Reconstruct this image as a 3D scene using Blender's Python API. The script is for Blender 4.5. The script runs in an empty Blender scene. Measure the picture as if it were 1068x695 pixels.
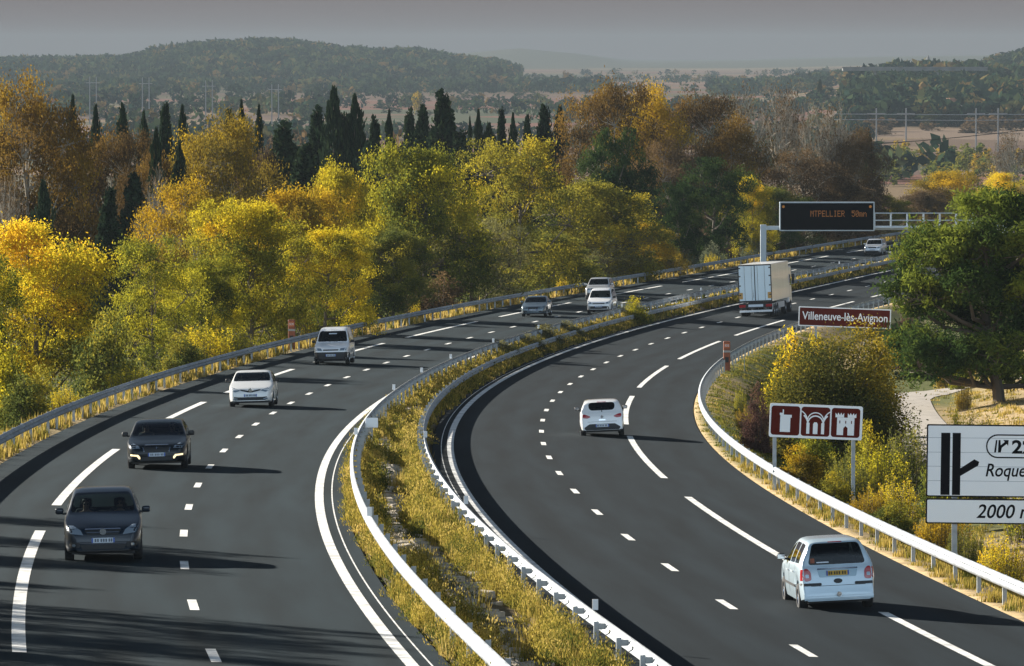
import bpy, bmesh, math, random
import numpy as np
from mathutils import Vector, Matrix
from mathutils.bvhtree import BVHTree

scene = bpy.context.scene
col = scene.collection
R = math.radians
rng = np.random.default_rng(7)
random.seed(7)

# ------------------------------------------------------------------ helpers
F, VH, ZO = 6300.0, 58.0, 40.0                # focal length in photo pixels, horizon row, camera height
PIT = math.atan((347.5 - VH) / F)
CP, SP = math.cos(PIT), math.sin(PIT)

def at(u, v, Y):
    """world point at depth Y that the photograph shows at pixel u, v"""
    xc = (u - 534) / F; zc = -(v - 347.5) / F
    wy = CP + zc * SP; wz = -SP + zc * CP
    t = Y / wy
    return Vector((xc * t, Y, wz * t + ZO))

def sm(a, b, x):
    t = np.clip((np.asarray(x, float) - a) / (b - a), 0, 1)
    return t * t * (3 - 2 * t)

def tag(o, label=None, cat=None, group=None, kind=None):
    if label: o['label'] = label
    if cat: o['category'] = cat
    if group: o['group'] = group
    if kind: o['kind'] = kind
    return o

def empty(name, loc, rz=0.0, label=None, cat=None, group=None):
    o = bpy.data.objects.new(name, None); col.objects.link(o)
    o.location = loc; o.rotation_euler = (0, 0, rz); o.empty_display_size = .3
    return tag(o, label, cat, group)

def link(name, me, mat=None, parent=None, smooth=None):
    o = bpy.data.objects.new(name, me); col.objects.link(o)
    if mat is not None and len(me.materials) == 0: me.materials.append(mat)
    if parent is not None: o.parent = parent
    if smooth:
        me.polygons.foreach_set('use_smooth', [True] * len(me.polygons))
        if smooth < 180: me.set_sharp_from_angle(angle=R(smooth))
    return o

def mesh_np(name, V, Fc, attrs=None):
    """quads or tris given as one numpy array"""
    me = bpy.data.meshes.new(name)
    V = np.asarray(V, np.float32); Fc = np.asarray(Fc, np.int32)
    n, k = Fc.shape
    me.vertices.add(len(V)); me.vertices.foreach_set('co', V.ravel())
    me.loops.add(n * k); me.loops.foreach_set('vertex_index', Fc.ravel())
    me.polygons.add(n)
    me.polygons.foreach_set('loop_start', np.arange(0, n * k, k, dtype=np.int32))
    me.update(calc_edges=True)
    for nm, (typ, arr) in (attrs or {}).items():
        a = me.attributes.new(nm, typ, 'POINT')
        a.data.foreach_set('value' if typ == 'FLOAT' else 'color', np.asarray(arr, np.float32).ravel())
    return me

class MB:
    """collects shapes into one mesh"""
    def __init__(s): s.v = []; s.f = []
    def add(s, vs, fs):
        n = len(s.v); s.v += [tuple(p) for p in vs]; s.f += [tuple(i + n for i in q) for q in fs]; return s
    def box(s, x0, x1, y0, y1, z0, z1, m=None):
        p = [(x, y, z) for x in (x0, x1) for y in (y0, y1) for z in (z0, z1)]
        if m is not None: p = [m @ Vector(q) for q in p]
        return s.add(p, [(0, 1, 3, 2), (4, 6, 7, 5), (0, 4, 5, 1), (2, 3, 7, 6), (0, 2, 6, 4), (1, 5, 7, 3)])
    def bevbox(s, x0, x1, y0, y1, z0, z1, b=.03, seg=2, m=None):
        bm = bmesh.new(); bmesh.ops.create_cube(bm, size=1)
        for w in bm.verts:
            w.co = Vector(((x0 + x1) / 2 + w.co.x * (x1 - x0), (y0 + y1) / 2 + w.co.y * (y1 - y0), (z0 + z1) / 2 + w.co.z * (z1 - z0)))
        bmesh.ops.bevel(bm, geom=bm.edges[:], offset=b, segments=seg, affect='EDGES', profile=.5)
        if m is not None: bmesh.ops.transform(bm, matrix=m, verts=bm.verts)
        bm.verts.index_update()
        s.add([w.co[:] for w in bm.verts], [[w.index for w in q.verts] for q in bm.faces]); bm.free(); return s
    def tube(s, pts, rad, n=8, cap=True):
        pts = [Vector(p) for p in pts]
        rad = rad if hasattr(rad, '__len__') else [rad] * len(pts)
        vs = []; fs = []
        for i, p in enumerate(pts):
            d = (pts[min(i + 1, len(pts) - 1)] - pts[max(i - 1, 0)])
            d = d.normalized() if d.length > 1e-9 else Vector((0, 0, 1))
            a = d.cross(Vector((0, 0, 1)) if abs(d.z) < .9 else Vector((1, 0, 0))).normalized(); b = d.cross(a)
            for k in range(n):
                t = 2 * math.pi * k / n; vs.append(p + (a * math.cos(t) + b * math.sin(t)) * rad[i])
        for i in range(len(pts) - 1):
            for k in range(n):
                q = (k + 1) % n; fs.append((i * n + k, i * n + q, (i + 1) * n + q, (i + 1) * n + k))
        if cap:
            fs.append(tuple(range(n))[::-1]); fs.append(tuple(range((len(pts) - 1) * n, len(pts) * n)))
        return s.add(vs, fs)
    def lathe(s, prof, axis='y', n=24, c=(0, 0, 0)):
        """prof: list of (radius, along-axis)"""
        vs = []; fs = []
        for r_, h in prof:
            for k in range(n):
                t = 2 * math.pi * k / n; a, b = r_ * math.cos(t), r_ * math.sin(t)
                p = (a, h, b) if axis == 'y' else ((a, b, h) if axis == 'z' else (h, a, b))
                vs.append((p[0] + c[0], p[1] + c[1], p[2] + c[2]))
        for i in range(len(prof) - 1):
            for k in range(n):
                q = (k + 1) % n; fs.append((i * n + k, i * n + q, (i + 1) * n + q, (i + 1) * n + k))
        return s.add(vs, fs)
    def prism(s, poly, y0, y1):
        """polygon in x, z extruded along y"""
        n = len(poly)
        vs = [(x, y0, z) for x, z in poly] + [(x, y1, z) for x, z in poly]
        fs = [tuple(range(n)), tuple(range(n, 2 * n))[::-1]] + [(i, i + n, (i + 1) % n + n, (i + 1) % n) for i in range(n)]
        return s.add(vs, fs)
    def mesh(s, name):
        me = bpy.data.meshes.new(name); me.from_pydata(s.v, [], s.f); me.update()
        bm = bmesh.new(); bm.from_mesh(me); bmesh.ops.recalc_face_normals(bm, faces=bm.faces); bm.to_mesh(me); bm.free()
        return me
    def build(s, name, mat, parent=None, smooth=None):
        return link(name, s.mesh(name), mat, parent, smooth)

# ------------------------------------------------------------------ materials
def new_mat(name):
    m = bpy.data.materials.new(name); m.use_nodes = True
    nt = m.node_tree; nt.nodes.clear()
    out = nt.nodes.new('ShaderNodeOutputMaterial')
    return m, nt, out

def N(nt, typ, **kw):
    n = nt.nodes.new(typ)
    for k, v in kw.items():
        if k in ('inp',):
            for a, b in v.items(): n.inputs[a].default_value = b
        else: setattr(n, k, v)
    return n

def plain(name, c, rough=.5, metal=0.0, coat=0.0, noise=0.0, nscale=8.0, spec=.5, trans=0.0, alpha=1.0, emit=None, estr=0, bump=0.0):
    m, nt, out = new_mat(name)
    b = N(nt, 'ShaderNodeBsdfPrincipled')
    b.inputs['Roughness'].default_value = rough; b.inputs['Metallic'].default_value = metal
    b.inputs['Coat Weight'].default_value = coat; b.inputs['Coat Roughness'].default_value = .06
    b.inputs['Specular IOR Level'].default_value = spec
    b.inputs['Base Color'].default_value = (*c, 1)
    tc = N(nt, 'ShaderNodeTexCoord')
    if noise > 0:
        nz = N(nt, 'ShaderNodeTexNoise'); nz.inputs['Scale'].default_value = nscale; nz.inputs['Detail'].default_value = 6
        nt.links.new(tc.outputs['Object'], nz.inputs['Vector'])
        r = N(nt, 'ShaderNodeMapRange'); r.inputs['From Min'].default_value = .3; r.inputs['From Max'].default_value = .7
        r.inputs['To Min'].default_value = 1 - noise; r.inputs['To Max'].default_value = 1 + noise
        nt.links.new(nz.outputs['Fac'], r.inputs['Value'])
        mx = N(nt, 'ShaderNodeVectorMath', operation='SCALE'); mx.inputs[0].default_value = c
        nt.links.new(r.outputs['Result'], mx.inputs['Scale']); nt.links.new(mx.outputs['Vector'], b.inputs['Base Color'])
        if bump > 0:
            bp = N(nt, 'ShaderNodeBump'); bp.inputs['Strength'].default_value = bump
            nt.links.new(nz.outputs['Fac'], bp.inputs['Height']); nt.links.new(bp.outputs['Normal'], b.inputs['Normal'])
    if emit:
        b.inputs['Emission Color'].default_value = (*emit, 1); b.inputs['Emission Strength'].default_value = estr
    nt.links.new(b.outputs['BSDF'], out.inputs['Surface'])
    return m

def glass(name, tint=(.25, .3, .3), clear=.6):
    m, nt, out = new_mat(name)
    t = N(nt, 'ShaderNodeBsdfTransparent'); t.inputs['Color'].default_value = (*[x * clear * 2 for x in tint], 1)
    g = N(nt, 'ShaderNodeBsdfGlossy'); g.inputs['Roughness'].default_value = .03; g.inputs['Color'].default_value = (.9, .95, 1, 1)
    fr = N(nt, 'ShaderNodeFresnel'); fr.inputs['IOR'].default_value = 1.5
    mx = N(nt, 'ShaderNodeMixShader')
    nt.links.new(fr.outputs['Fac'], mx.inputs['Fac']); nt.links.new(t.outputs['BSDF'], mx.inputs[1]); nt.links.new(g.outputs['BSDF'], mx.inputs[2])
    nt.links.new(mx.outputs['Shader'], out.inputs['Surface'])
    return m

def leaf_mat(name, cols, trans=.45, var=.25):
    """cols: list of (pos, rgb) read by each leaf's own tint"""
    m, nt, out = new_mat(name)
    a = N(nt, 'ShaderNodeAttribute'); a.attribute_name = 'tint'
    oi = N(nt, 'ShaderNodeObjectInfo')
    ad = N(nt, 'ShaderNodeMath', operation='MULTIPLY_ADD'); ad.inputs[1].default_value = var; ad.inputs[2].default_value = -var / 2
    nt.links.new(oi.outputs['Random'], ad.inputs[0])
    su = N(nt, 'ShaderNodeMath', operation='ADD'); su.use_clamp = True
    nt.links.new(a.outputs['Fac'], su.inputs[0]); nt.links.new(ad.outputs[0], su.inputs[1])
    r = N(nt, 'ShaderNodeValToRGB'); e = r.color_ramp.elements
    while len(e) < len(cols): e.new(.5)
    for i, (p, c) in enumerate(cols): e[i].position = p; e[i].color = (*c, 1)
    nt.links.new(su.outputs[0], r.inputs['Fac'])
    d = N(nt, 'ShaderNodeBsdfDiffuse'); t = N(nt, 'ShaderNodeBsdfTranslucent'); mx = N(nt, 'ShaderNodeMixShader'); mx.inputs['Fac'].default_value = trans
    nt.links.new(r.outputs['Color'], d.inputs['Color']); nt.links.new(r.outputs['Color'], t.inputs['Color'])
    nt.links.new(d.outputs['BSDF'], mx.inputs[1]); nt.links.new(t.outputs['BSDF'], mx.inputs[2])
    nt.links.new(mx.outputs['Shader'], out.inputs['Surface'])
    return m

def asphalt_mat(name, c):
    m, nt, out = new_mat(name)
    b = N(nt, 'ShaderNodeBsdfPrincipled'); b.inputs['Roughness'].default_value = .9; b.inputs['Specular IOR Level'].default_value = .06
    tc = N(nt, 'ShaderNodeTexCoord'); uv = N(nt, 'ShaderNodeUVMap'); uv.uv_map = 'lane'
    n1 = N(nt, 'ShaderNodeTexNoise'); n1.inputs['Scale'].default_value = 14; n1.inputs['Detail'].default_value = 8; n1.inputs['Roughness'].default_value = .75
    nt.links.new(tc.outputs['Object'], n1.inputs['Vector'])
    n2 = N(nt, 'ShaderNodeTexNoise'); n2.inputs['Scale'].default_value = .22; n2.inputs['Detail'].default_value = 5
    mp = N(nt, 'ShaderNodeMapping'); mp.inputs['Scale'].default_value = (6, .35, 1)
    nt.links.new(uv.outputs['UV'], mp.inputs['Vector']); nt.links.new(mp.outputs['Vector'], n2.inputs['Vector'])
    # worn wheel tracks: paler where tyres run, four per carriageway
    sx = N(nt, 'ShaderNodeSeparateXYZ'); nt.links.new(uv.outputs['UV'], sx.inputs[0])
    sn = N(nt, 'ShaderNodeMath', operation='MULTIPLY'); sn.inputs[1].default_value = 2 * math.pi / 1.75
    nt.links.new(sx.outputs['X'], sn.inputs[0])
    cs = N(nt, 'ShaderNodeMath', operation='COSINE'); nt.links.new(sn.outputs[0], cs.inputs[0])
    f1 = N(nt, 'ShaderNodeMath', operation='MULTIPLY_ADD'); f1.inputs[1].default_value = .6; f1.inputs[2].default_value = .70
    nt.links.new(n1.outputs['Fac'], f1.inputs[0])
    f2 = N(nt, 'ShaderNodeMath', operation='MULTIPLY_ADD'); f2.inputs[1].default_value = 1.3
    nt.links.new(n2.outputs['Fac'], f2.inputs[0]); 
    f3 = N(nt, 'ShaderNodeMath', operation='MULTIPLY_ADD'); f3.inputs[1].default_value = -.13; f3.inputs[2].default_value = .38
    nt.links.new(cs.outputs[0], f3.inputs[0]); nt.links.new(f3.outputs[0], f2.inputs[2])
    mu = N(nt, 'ShaderNodeMath', operation='MULTIPLY'); nt.links.new(f1.outputs[0], mu.inputs[0]); nt.links.new(f2.outputs[0], mu.inputs[1])
    sc = N(nt, 'ShaderNodeVectorMath', operation='SCALE'); sc.inputs[0].default_value = c
    nt.links.new(mu.outputs[0], sc.inputs['Scale']); nt.links.new(sc.outputs['Vector'], b.inputs['Base Color'])
    bp = N(nt, 'ShaderNodeBump'); bp.inputs['Strength'].default_value = .25; bp.inputs['Distance'].default_value = .01
    nt.links.new(n1.outputs['Fac'], bp.inputs['Height']); nt.links.new(bp.outputs['Normal'], b.inputs['Normal'])
    nt.links.new(b.outputs['BSDF'], out.inputs['Surface'])
    return m

def ground_mat():
    m, nt, out = new_mat('ground')
    a = N(nt, 'ShaderNodeAttribute'); a.attribute_name = 'base'
    tc = N(nt, 'ShaderNodeTexCoord')
    n1 = N(nt, 'ShaderNodeTexNoise'); n1.inputs['Scale'].default_value = 1.6; n1.inputs['Detail'].default_value = 9; n1.inputs['Roughness'].default_value = .7
    nt.links.new(tc.outputs['Object'], n1.inputs['Vector'])
    mp = N(nt, 'ShaderNodeMapping'); mp.inputs['Scale'].default_value = (.008, .0075, 0)
    nt.links.new(tc.outputs['Object'], mp.inputs['Vector'])
    vo = N(nt, 'ShaderNodeTexVoronoi'); vo.inputs['Scale'].default_value = 1; vo.inputs['Randomness'].default_value = .9
    nt.links.new(mp.outputs['Vector'], vo.inputs['Vector'])
    sx = N(nt, 'ShaderNodeSeparateColor'); nt.links.new(vo.outputs['Color'], sx.inputs[0])
    r = N(nt, 'ShaderNodeValToRGB'); r.color_ramp.interpolation = 'CONSTANT'
    e = r.color_ramp.elements
    cs = [(0, (.11, .07, .045)), (.18, (.075, .065, .034)), (.34, (.14, .062, .042)), (.5, (.17, .12, .085)), (.64, (.05, .06, .03)), (.76, (.10, .062, .048)), (.88, (.16, .11, .06))]
    while len(e) < len(cs): e.new(.5)
    for i, (p, c) in enumerate(cs): e[i].position = p; e[i].color = (*c, 1)
    nt.links.new(sx.outputs['Red'], r.inputs['Fac'])
    mx = N(nt, 'ShaderNodeMix', data_type='RGBA'); nt.links.new(a.outputs['Alpha'], mx.inputs['Factor'])
    nt.links.new(r.outputs['Color'], mx.inputs['A']); nt.links.new(a.outputs['Color'], mx.inputs['B'])
    rr = N(nt, 'ShaderNodeMapRange'); rr.inputs['From Min'].default_value = .3; rr.inputs['From Max'].default_value = .7; rr.inputs['To Min'].default_value = .55; rr.inputs['To Max'].default_value = 1.4
    nt.links.new(n1.outputs['Fac'], rr.inputs['Value'])
    sc = N(nt, 'ShaderNodeVectorMath', operation='SCALE'); nt.links.new(mx.outputs['Result'], sc.inputs[0]); nt.links.new(rr.outputs['Result'], sc.inputs['Scale'])
    b = N(nt, 'ShaderNodeBsdfPrincipled'); b.inputs['Roughness'].default_value = .95; b.inputs['Specular IOR Level'].default_value = .1
    nt.links.new(sc.outputs['Vector'], b.inputs['Base Color'])
    bp = N(nt, 'ShaderNodeBump'); bp.inputs['Strength'].default_value = .6; bp.inputs['Distance'].default_value = .15
    nt.links.new(n1.outputs['Fac'], bp.inputs['Height']); nt.links.new(bp.outputs['Normal'], b.inputs['Normal'])
    nt.links.new(b.outputs['BSDF'], out.inputs['Surface'])
    return m

M = {}
M['asphalt_l'] = asphalt_mat('asphalt_weathered', (.015, .025, .031))
M['asphalt_r'] = asphalt_mat('asphalt_dark', (.0115, .018, .023))
M['paint'] = plain('road_paint', (.68, .68, .66), .7, noise=.34, nscale=2.2)
M['tar'] = plain('tar_seam', (.008, .009, .010), .95, spec=.0)
M['steel'] = plain('galvanised_steel', (.34, .37, .40), .55, .25, noise=.3, nscale=1.6)
M['steel_d'] = plain('weathered_steel', (.36, .39, .41), .55, .4, noise=.2, nscale=4)
M['ground'] = ground_mat()
M['bark'] = plain('bark', (.105, .085, .065), .9, noise=.35, nscale=5)
M['bark_pale'] = plain('pale_bark', (.30, .27, .22), .9, noise=.3, nscale=5)
M['gravel'] = plain('track_gravel', (.30, .27, .235), .95, noise=.25, nscale=1.5)
M['stone'] = plain('pale_stone', (.34, .29, .22), .95, noise=.3, nscale=3)
M['concrete'] = plain('concrete', (.38, .37, .35), .9, noise=.2, nscale=.3)
M['white_sign'] = plain('white_sheeting', (.90, .93, .95), .45, noise=.02, nscale=.5)
M['black_sign'] = plain('black_sheeting', (.008, .008, .010), .7, spec=.05)
M['brown_sign'] = plain('brown_sheeting', (.10, .012, .007), .6, spec=.08, noise=.05, nscale=2)
M['black_paint'] = plain('black_plastic', (.014, .015, .017), .55)
M['rubber'] = plain('tyre_rubber', (.018, .018, .019), .85)
M['alloy'] = plain('alloy_rim', (.55, .56, .58), .32, .8)
M['orange'] = plain('orange_box', (.24, .06, .02), .5, noise=.1)
M['white'] = plain('white_paint', (.78, .79, .80), .35, coat=.5)
M['chrome'] = plain('chrome', (.75, .77, .8), .12, 1.0)
M['plate'] = plain('plate_white', (.62, .68, .75), .4)
M['plate_y'] = plain('plate_yellow', (.55, .33, .03), .4)
M['lamp'] = plain('headlamp_lens', (.27, .33, .39), .08, .35, coat=1.0)
M['red_lamp'] = plain('tail_lamp', (.36, .012, .018), .15, coat=1.0)
M['amber'] = plain('amber_lens', (.6, .2, .02), .2, coat=1)
M['glass'] = glass('car_glass')
M['glass_d'] = glass('dark_car_glass', (.10, .13, .13), .7)
M['interior'] = plain('interior_trim', (.035, .038, .042), .8)
M['skin'] = plain('skin', (.52, .30, .21), .5)
M['cloth'] = plain('grey_pullover', (.05, .055, .065), .9)
M['hair'] = plain('dark_hair', (.02, .014, .01), .6)
M['vms'] = plain('display_panel', (.003, .004, .006), .8, spec=.03)
M['led'] = plain('amber_leds', (.25, .10, .02), .5, emit=(1.0, .36, .07), estr=.05)
M['blue_grey'] = plain('gantry_steel', (.40, .46, .50), .5, .3, noise=.1, nscale=1)
M['cable'] = plain('cable', (.02, .02, .022), .7)
M['wood_pole'] = plain('pole', (.27, .27, .27), .8)
M['old_concrete'] = plain('old_concrete', (.17, .17, .165), .95, noise=.25, nscale=.2)
M['plaster'] = plain('plaster', (.5, .42, .33), .9, noise=.1, nscale=.5)
M['tile'] = plain('roof_tile', (.30, .14, .08), .9, noise=.2, nscale=1)

Y_ = (.70, .52, .02)
LM = {
 'gold': leaf_mat('gold_leaves', [(0, (.08, .095, .016)), (.3, (.21, .195, .022)), (.6, (.50, .40, .022)), (.85, (.72, .53, .03)), (1, (.74, .45, .025))], .5),
 'lime': leaf_mat('lime_leaves', [(0, (.05, .07, .016)), (.35, (.13, .145, .022)), (.7, (.36, .32, .024)), (1, (.62, .50, .025))], .5),
 'olive': leaf_mat('olive_leaves', [(0, (.045, .062, .02)), (.4, (.105, .125, .03)), (.75, (.22, .21, .035)), (1, (.36, .29, .03))], .42),
 'goldolive': leaf_mat('gold_olive_leaves', [(0, (.06, .075, .02)), (.35, (.16, .155, .025)), (.7, (.34, .28, .028)), (1, (.54, .39, .022))], .45, .1),
 'bramble': leaf_mat('bramble_leaves', [(0, (.035, .045, .016)), (.4, (.095, .095, .022)), (.7, (.20, .165, .025)), (1, (.42, .29, .02))], .42, .1),
 'grey': leaf_mat('grey_twig_leaves', [(0, (.06, .07, .035)), (.5, (.14, .14, .06)), (1, (.27, .24, .08))], .4),
 'amber': leaf_mat('amber_leaves', [(0, (.08, .07, .02)), (.4, (.20, .145, .02)), (.75, (.36, .245, .018)), (1, (.50, .31, .018))], .45),
 'brown': leaf_mat('brown_leaves', [(0, (.04, .028, .016)), (.45, (.105, .066, .022)), (.8, (.20, .118, .022)), (1, (.29, .185, .02))], .42),
 'dull': leaf_mat('dull_brown_leaves', [(0, (.06, .045, .03)), (.5, (.11, .075, .042)), (1, (.18, .115, .05))], .35),
 'conifer': leaf_mat('conifer_needles', [(0, (.014, .026, .017)), (.6, (.028, .046, .024)), (1, (.05, .07, .03))], .15),
 'pine': leaf_mat('pine_needles', [(0, (.015, .034, .013)), (.5, (.052, .084, .020)), (1, (.20, .23, .032))], .36),
 'darkpine': leaf_mat('dark_pine_needles', [(0, (.014, .030, .014)), (.5, (.035, .062, .020)), (1, (.095, .125, .028))], .25),
 'silver': leaf_mat('silver_leaves', [(0, (.09, .11, .06)), (.5, (.16, .18, .11)), (1, (.24, .25, .15))], .3),
 'purple': leaf_mat('reddish_twigs', [(0, (.06, .035, .03)), (.5, (.11, .06, .05)), (1, (.17, .10, .06))], .3),
 'grass': leaf_mat('dry_grass_blades', [(0, (.075, .09, .018)), (.3, (.15, .14, .025)), (.6, (.33, .24, .05)), (1, (.50, .37, .12))], .45, 0),
 'median': leaf_mat('median_plants', [(0, (.035, .052, .014)), (.3, (.11, .115, .022)), (.58, (.32, .245, .04)), (1, (.56, .41, .12))], .45, 0),
 'forest': leaf_mat('forest_leaves', [(0, (.008, .022, .020)), (.35, (.022, .045, .028)), (.65, (.05, .075, .034)), (.85, (.10, .10, .04)), (1, (.15, .10, .04))], .2, 0),
}

# ------------------------------------------------------------------ road alignment and terrain
from numpy.polynomial import chebyshev as CH
AL = {'L': (109.0, 586.765, [4.68886, 19.24234, 8.70592, -0.4118, -0.10502, -0.08833, 0.07339, 0.02889], [-16.0666, -4.78712, 0.6446, 0.12869, -0.0647, 0.02757], -.025),
      'R': (124.0, 550.656, [12.23286, 14.05184, 7.43931, -0.33604, 0.00509, -0.03173, -0.00944, -0.01761], [-16.83413, -4.36291, 0.44739, 0.14499, -0.05765, 0.02576], -.045)}
YT = np.concatenate([np.arange(40, 901, 1.0), [16500.0]])
TAB = {}
for key, (a, b, cx, cz, bk) in AL.items():
    yy = np.clip(YT, a, b); t = (yy - a) / (b - a) * 2 - 1; s2 = 2 / (b - a)
    dx = CH.chebval(t, CH.chebder(cx)) * s2; dz = CH.chebval(t, CH.chebder(cz)) * s2
    if key == 'R':
        pass
    over = np.minimum(YT, 900) - yy
    X = CH.chebval(t, cx) + dx * over + np.where(over > 0, .00014 * over ** 2, 0)
    Z = CH.chebval(t, cz) + np.where(over > 0, np.minimum(dz, -.006), dz) * over + ZO
    k = np.exp(-((YT - YT) ** 2))
    TAB[key] = (X, Z, np.gradient(X, YT), bk)

_xl, _xr = TAB['L'], TAB['R']            # keep room for the median where the two carriageways draw together
_g = (_xr[0] - 4.15 * np.sqrt(1 + _xr[2] ** 2)) - (_xl[0] + 4.2 * np.sqrt(1 + _xl[2] ** 2))
_need = np.log1p(np.exp((1.35 - _g) * 3)) / 3
TAB['L'] = (_xl[0] - _need / 2, _xl[1], np.gradient(_xl[0] - _need / 2, YT), _xl[3]); TAB['R'] = (_xr[0] + _need / 2, _xr[1], np.gradient(_xr[0] + _need / 2, YT), _xr[3])

def road(c, Y):
    X, Z, D, bk = TAB[c]
    return np.interp(Y, YT, X), np.interp(Y, YT, Z), np.interp(Y, YT, D), bk

def rpt(c, Y, off, up=0.0):
    """point on carriageway c at station Y, offset to the right"""
    x, z, d, bk = road(c, Y); n = np.sqrt(1 + d * d)
    return np.stack([x + off / n, Y - off * d / n, z + bk * off + up], -1)

EL, EML, EMR, ER = -6.35, 4.2, -4.15, 6.5
def edges(Y):
    xl, zl, dl, bl = road('L', Y); xr, zr, dr, br = road('R', Y)
    nl = np.sqrt(1 + dl * dl); nr = np.sqrt(1 + dr * dr)
    return (xl + EL * nl, xl + EML * nl, xr + EMR * nr, xr + ER * nr, zl + bl * EL, zl + bl * EML, zr + br * EMR, zr + br * ER, xl, zl, bl, xr, zr, br)

def ridge(us, vs, Y0, X):
    """height of a ridge whose skyline is given in photo pixels, stood up at distance Y0"""
    xs = (np.array(us) - 534) / F * Y0; zs = (VH - np.array(vs)) / F * Y0 + ZO
    return np.interp(X, xs, zs)

def floor_z(X, Y):
    z = np.interp(Y, [0, 400, 900, 1500, 2500, 4000, 6000, 9000, 16500], [20, 18, 9, 6, 6, 10, 13.5, 17, 22])
    # wooded hill, left
    top = ridge([-900, -300, -100, 0, 60, 140, 160, 210, 290, 350, 400, 430, 470, 520, 548, 575, 640], [100, 75, 75, 74, 73, 71, 63, 57, 53, 61, 65, 63, 70, 76, 85, 97, 102], 6000, X / np.maximum(Y, 1) * 6000)
    base = 14.0
    z = z + np.maximum(top - base, 0) * sm(4700, 6000, Y) * (1 - sm(6300, 7600, Y))
    # rising woodland, right
    u = 534 + F * X / np.maximum(Y, 1)
    w = sm(760, 960, u)
    rise = np.interp(Y, [2300, 2800, 3300, 4300, 5200, 7000], [0, 7, 14, 13, 10, 6])
    top2 = ridge([880, 960, 1000, 1015, 1030, 1068, 1200, 1500], [90, 80, 73, 66, 57, 48, 36, 32], 4600, X / np.maximum(Y, 1) * 4600)
    z = z + w * rise + sm(940, 1000, u) * np.maximum(top2 - 35, 0) * sm(3900, 4600, Y) * (1 - sm(5000, 6200, Y))
    # low ranges on the skyline
    far = ridge([-600, 0, 120, 200, 380, 470, 540, 600, 660, 760, 860, 1000, 1400], [60, 58, 59, 64, 62, 57, 50, 56, 66, 65, 63, 62, 56], 12500, X / np.maximum(Y, 1) * 12500)
    z = z + np.maximum(far - 20, 0) * sm(10500, 12500, Y)
    return z

def terrain(X, Y):
    X = np.asarray(X, float); Y = np.asarray(Y, float)
    a, b, c, d, za, zb, zc, zd, xl, zl, bl, xr, zr, br = edges(Y)
    fz = floor_z(X, Y); fade = sm(680, 1300, Y)
    dl = a - X; dr = X - d
    left = za - np.interp(dl, [0, .5, 1.4, 3, 6, 12, 25, 60], [.03, .02, .12, .8, 2.0, 2.9, 4.0, 5.5])
    left = left + (fz - left) * np.maximum(sm(40, 350, dl), fade)
    right = zd - np.interp(dr, [0, .5, 1.2, 3, 6, 8, 13, 15, 18, 30, 60], [.03, .02, .1, .75, 1.2, .95, .95, .55, .3, -.4, .5])
    right = right + (fz - right) * np.maximum(sm(45, 400, dr), fade)
    tm = np.clip((X - b) / np.maximum(c - b, .1), 0, 1)
    med = zb + (zc - zb) * tm - .05 + .12 * np.sin(np.pi * tm)
    med = med + (fz - med) * fade
    onl = zl + bl * (X - xl) - .12; onl = onl + (fz - onl) * fade
    onr = zr + br * (X - xr) - .12; onr = onr + (fz - onr) * fade
    z = np.where(X < a, left, np.where(X < b, onl, np.where(X < c, med, np.where(X < d, onr, right))))
    return z

def gz(x, y): return float(terrain(x, y))
HAZE_C = (.245, .295, .34); HAZE_D = .82e-4; SKY_S = .95; SKY_V = .36; EXPO = 1.55; BANK = (1.3, 1.05, 1.05); SKY_FILL = (9.0, 11.5, 13.8)

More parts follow.
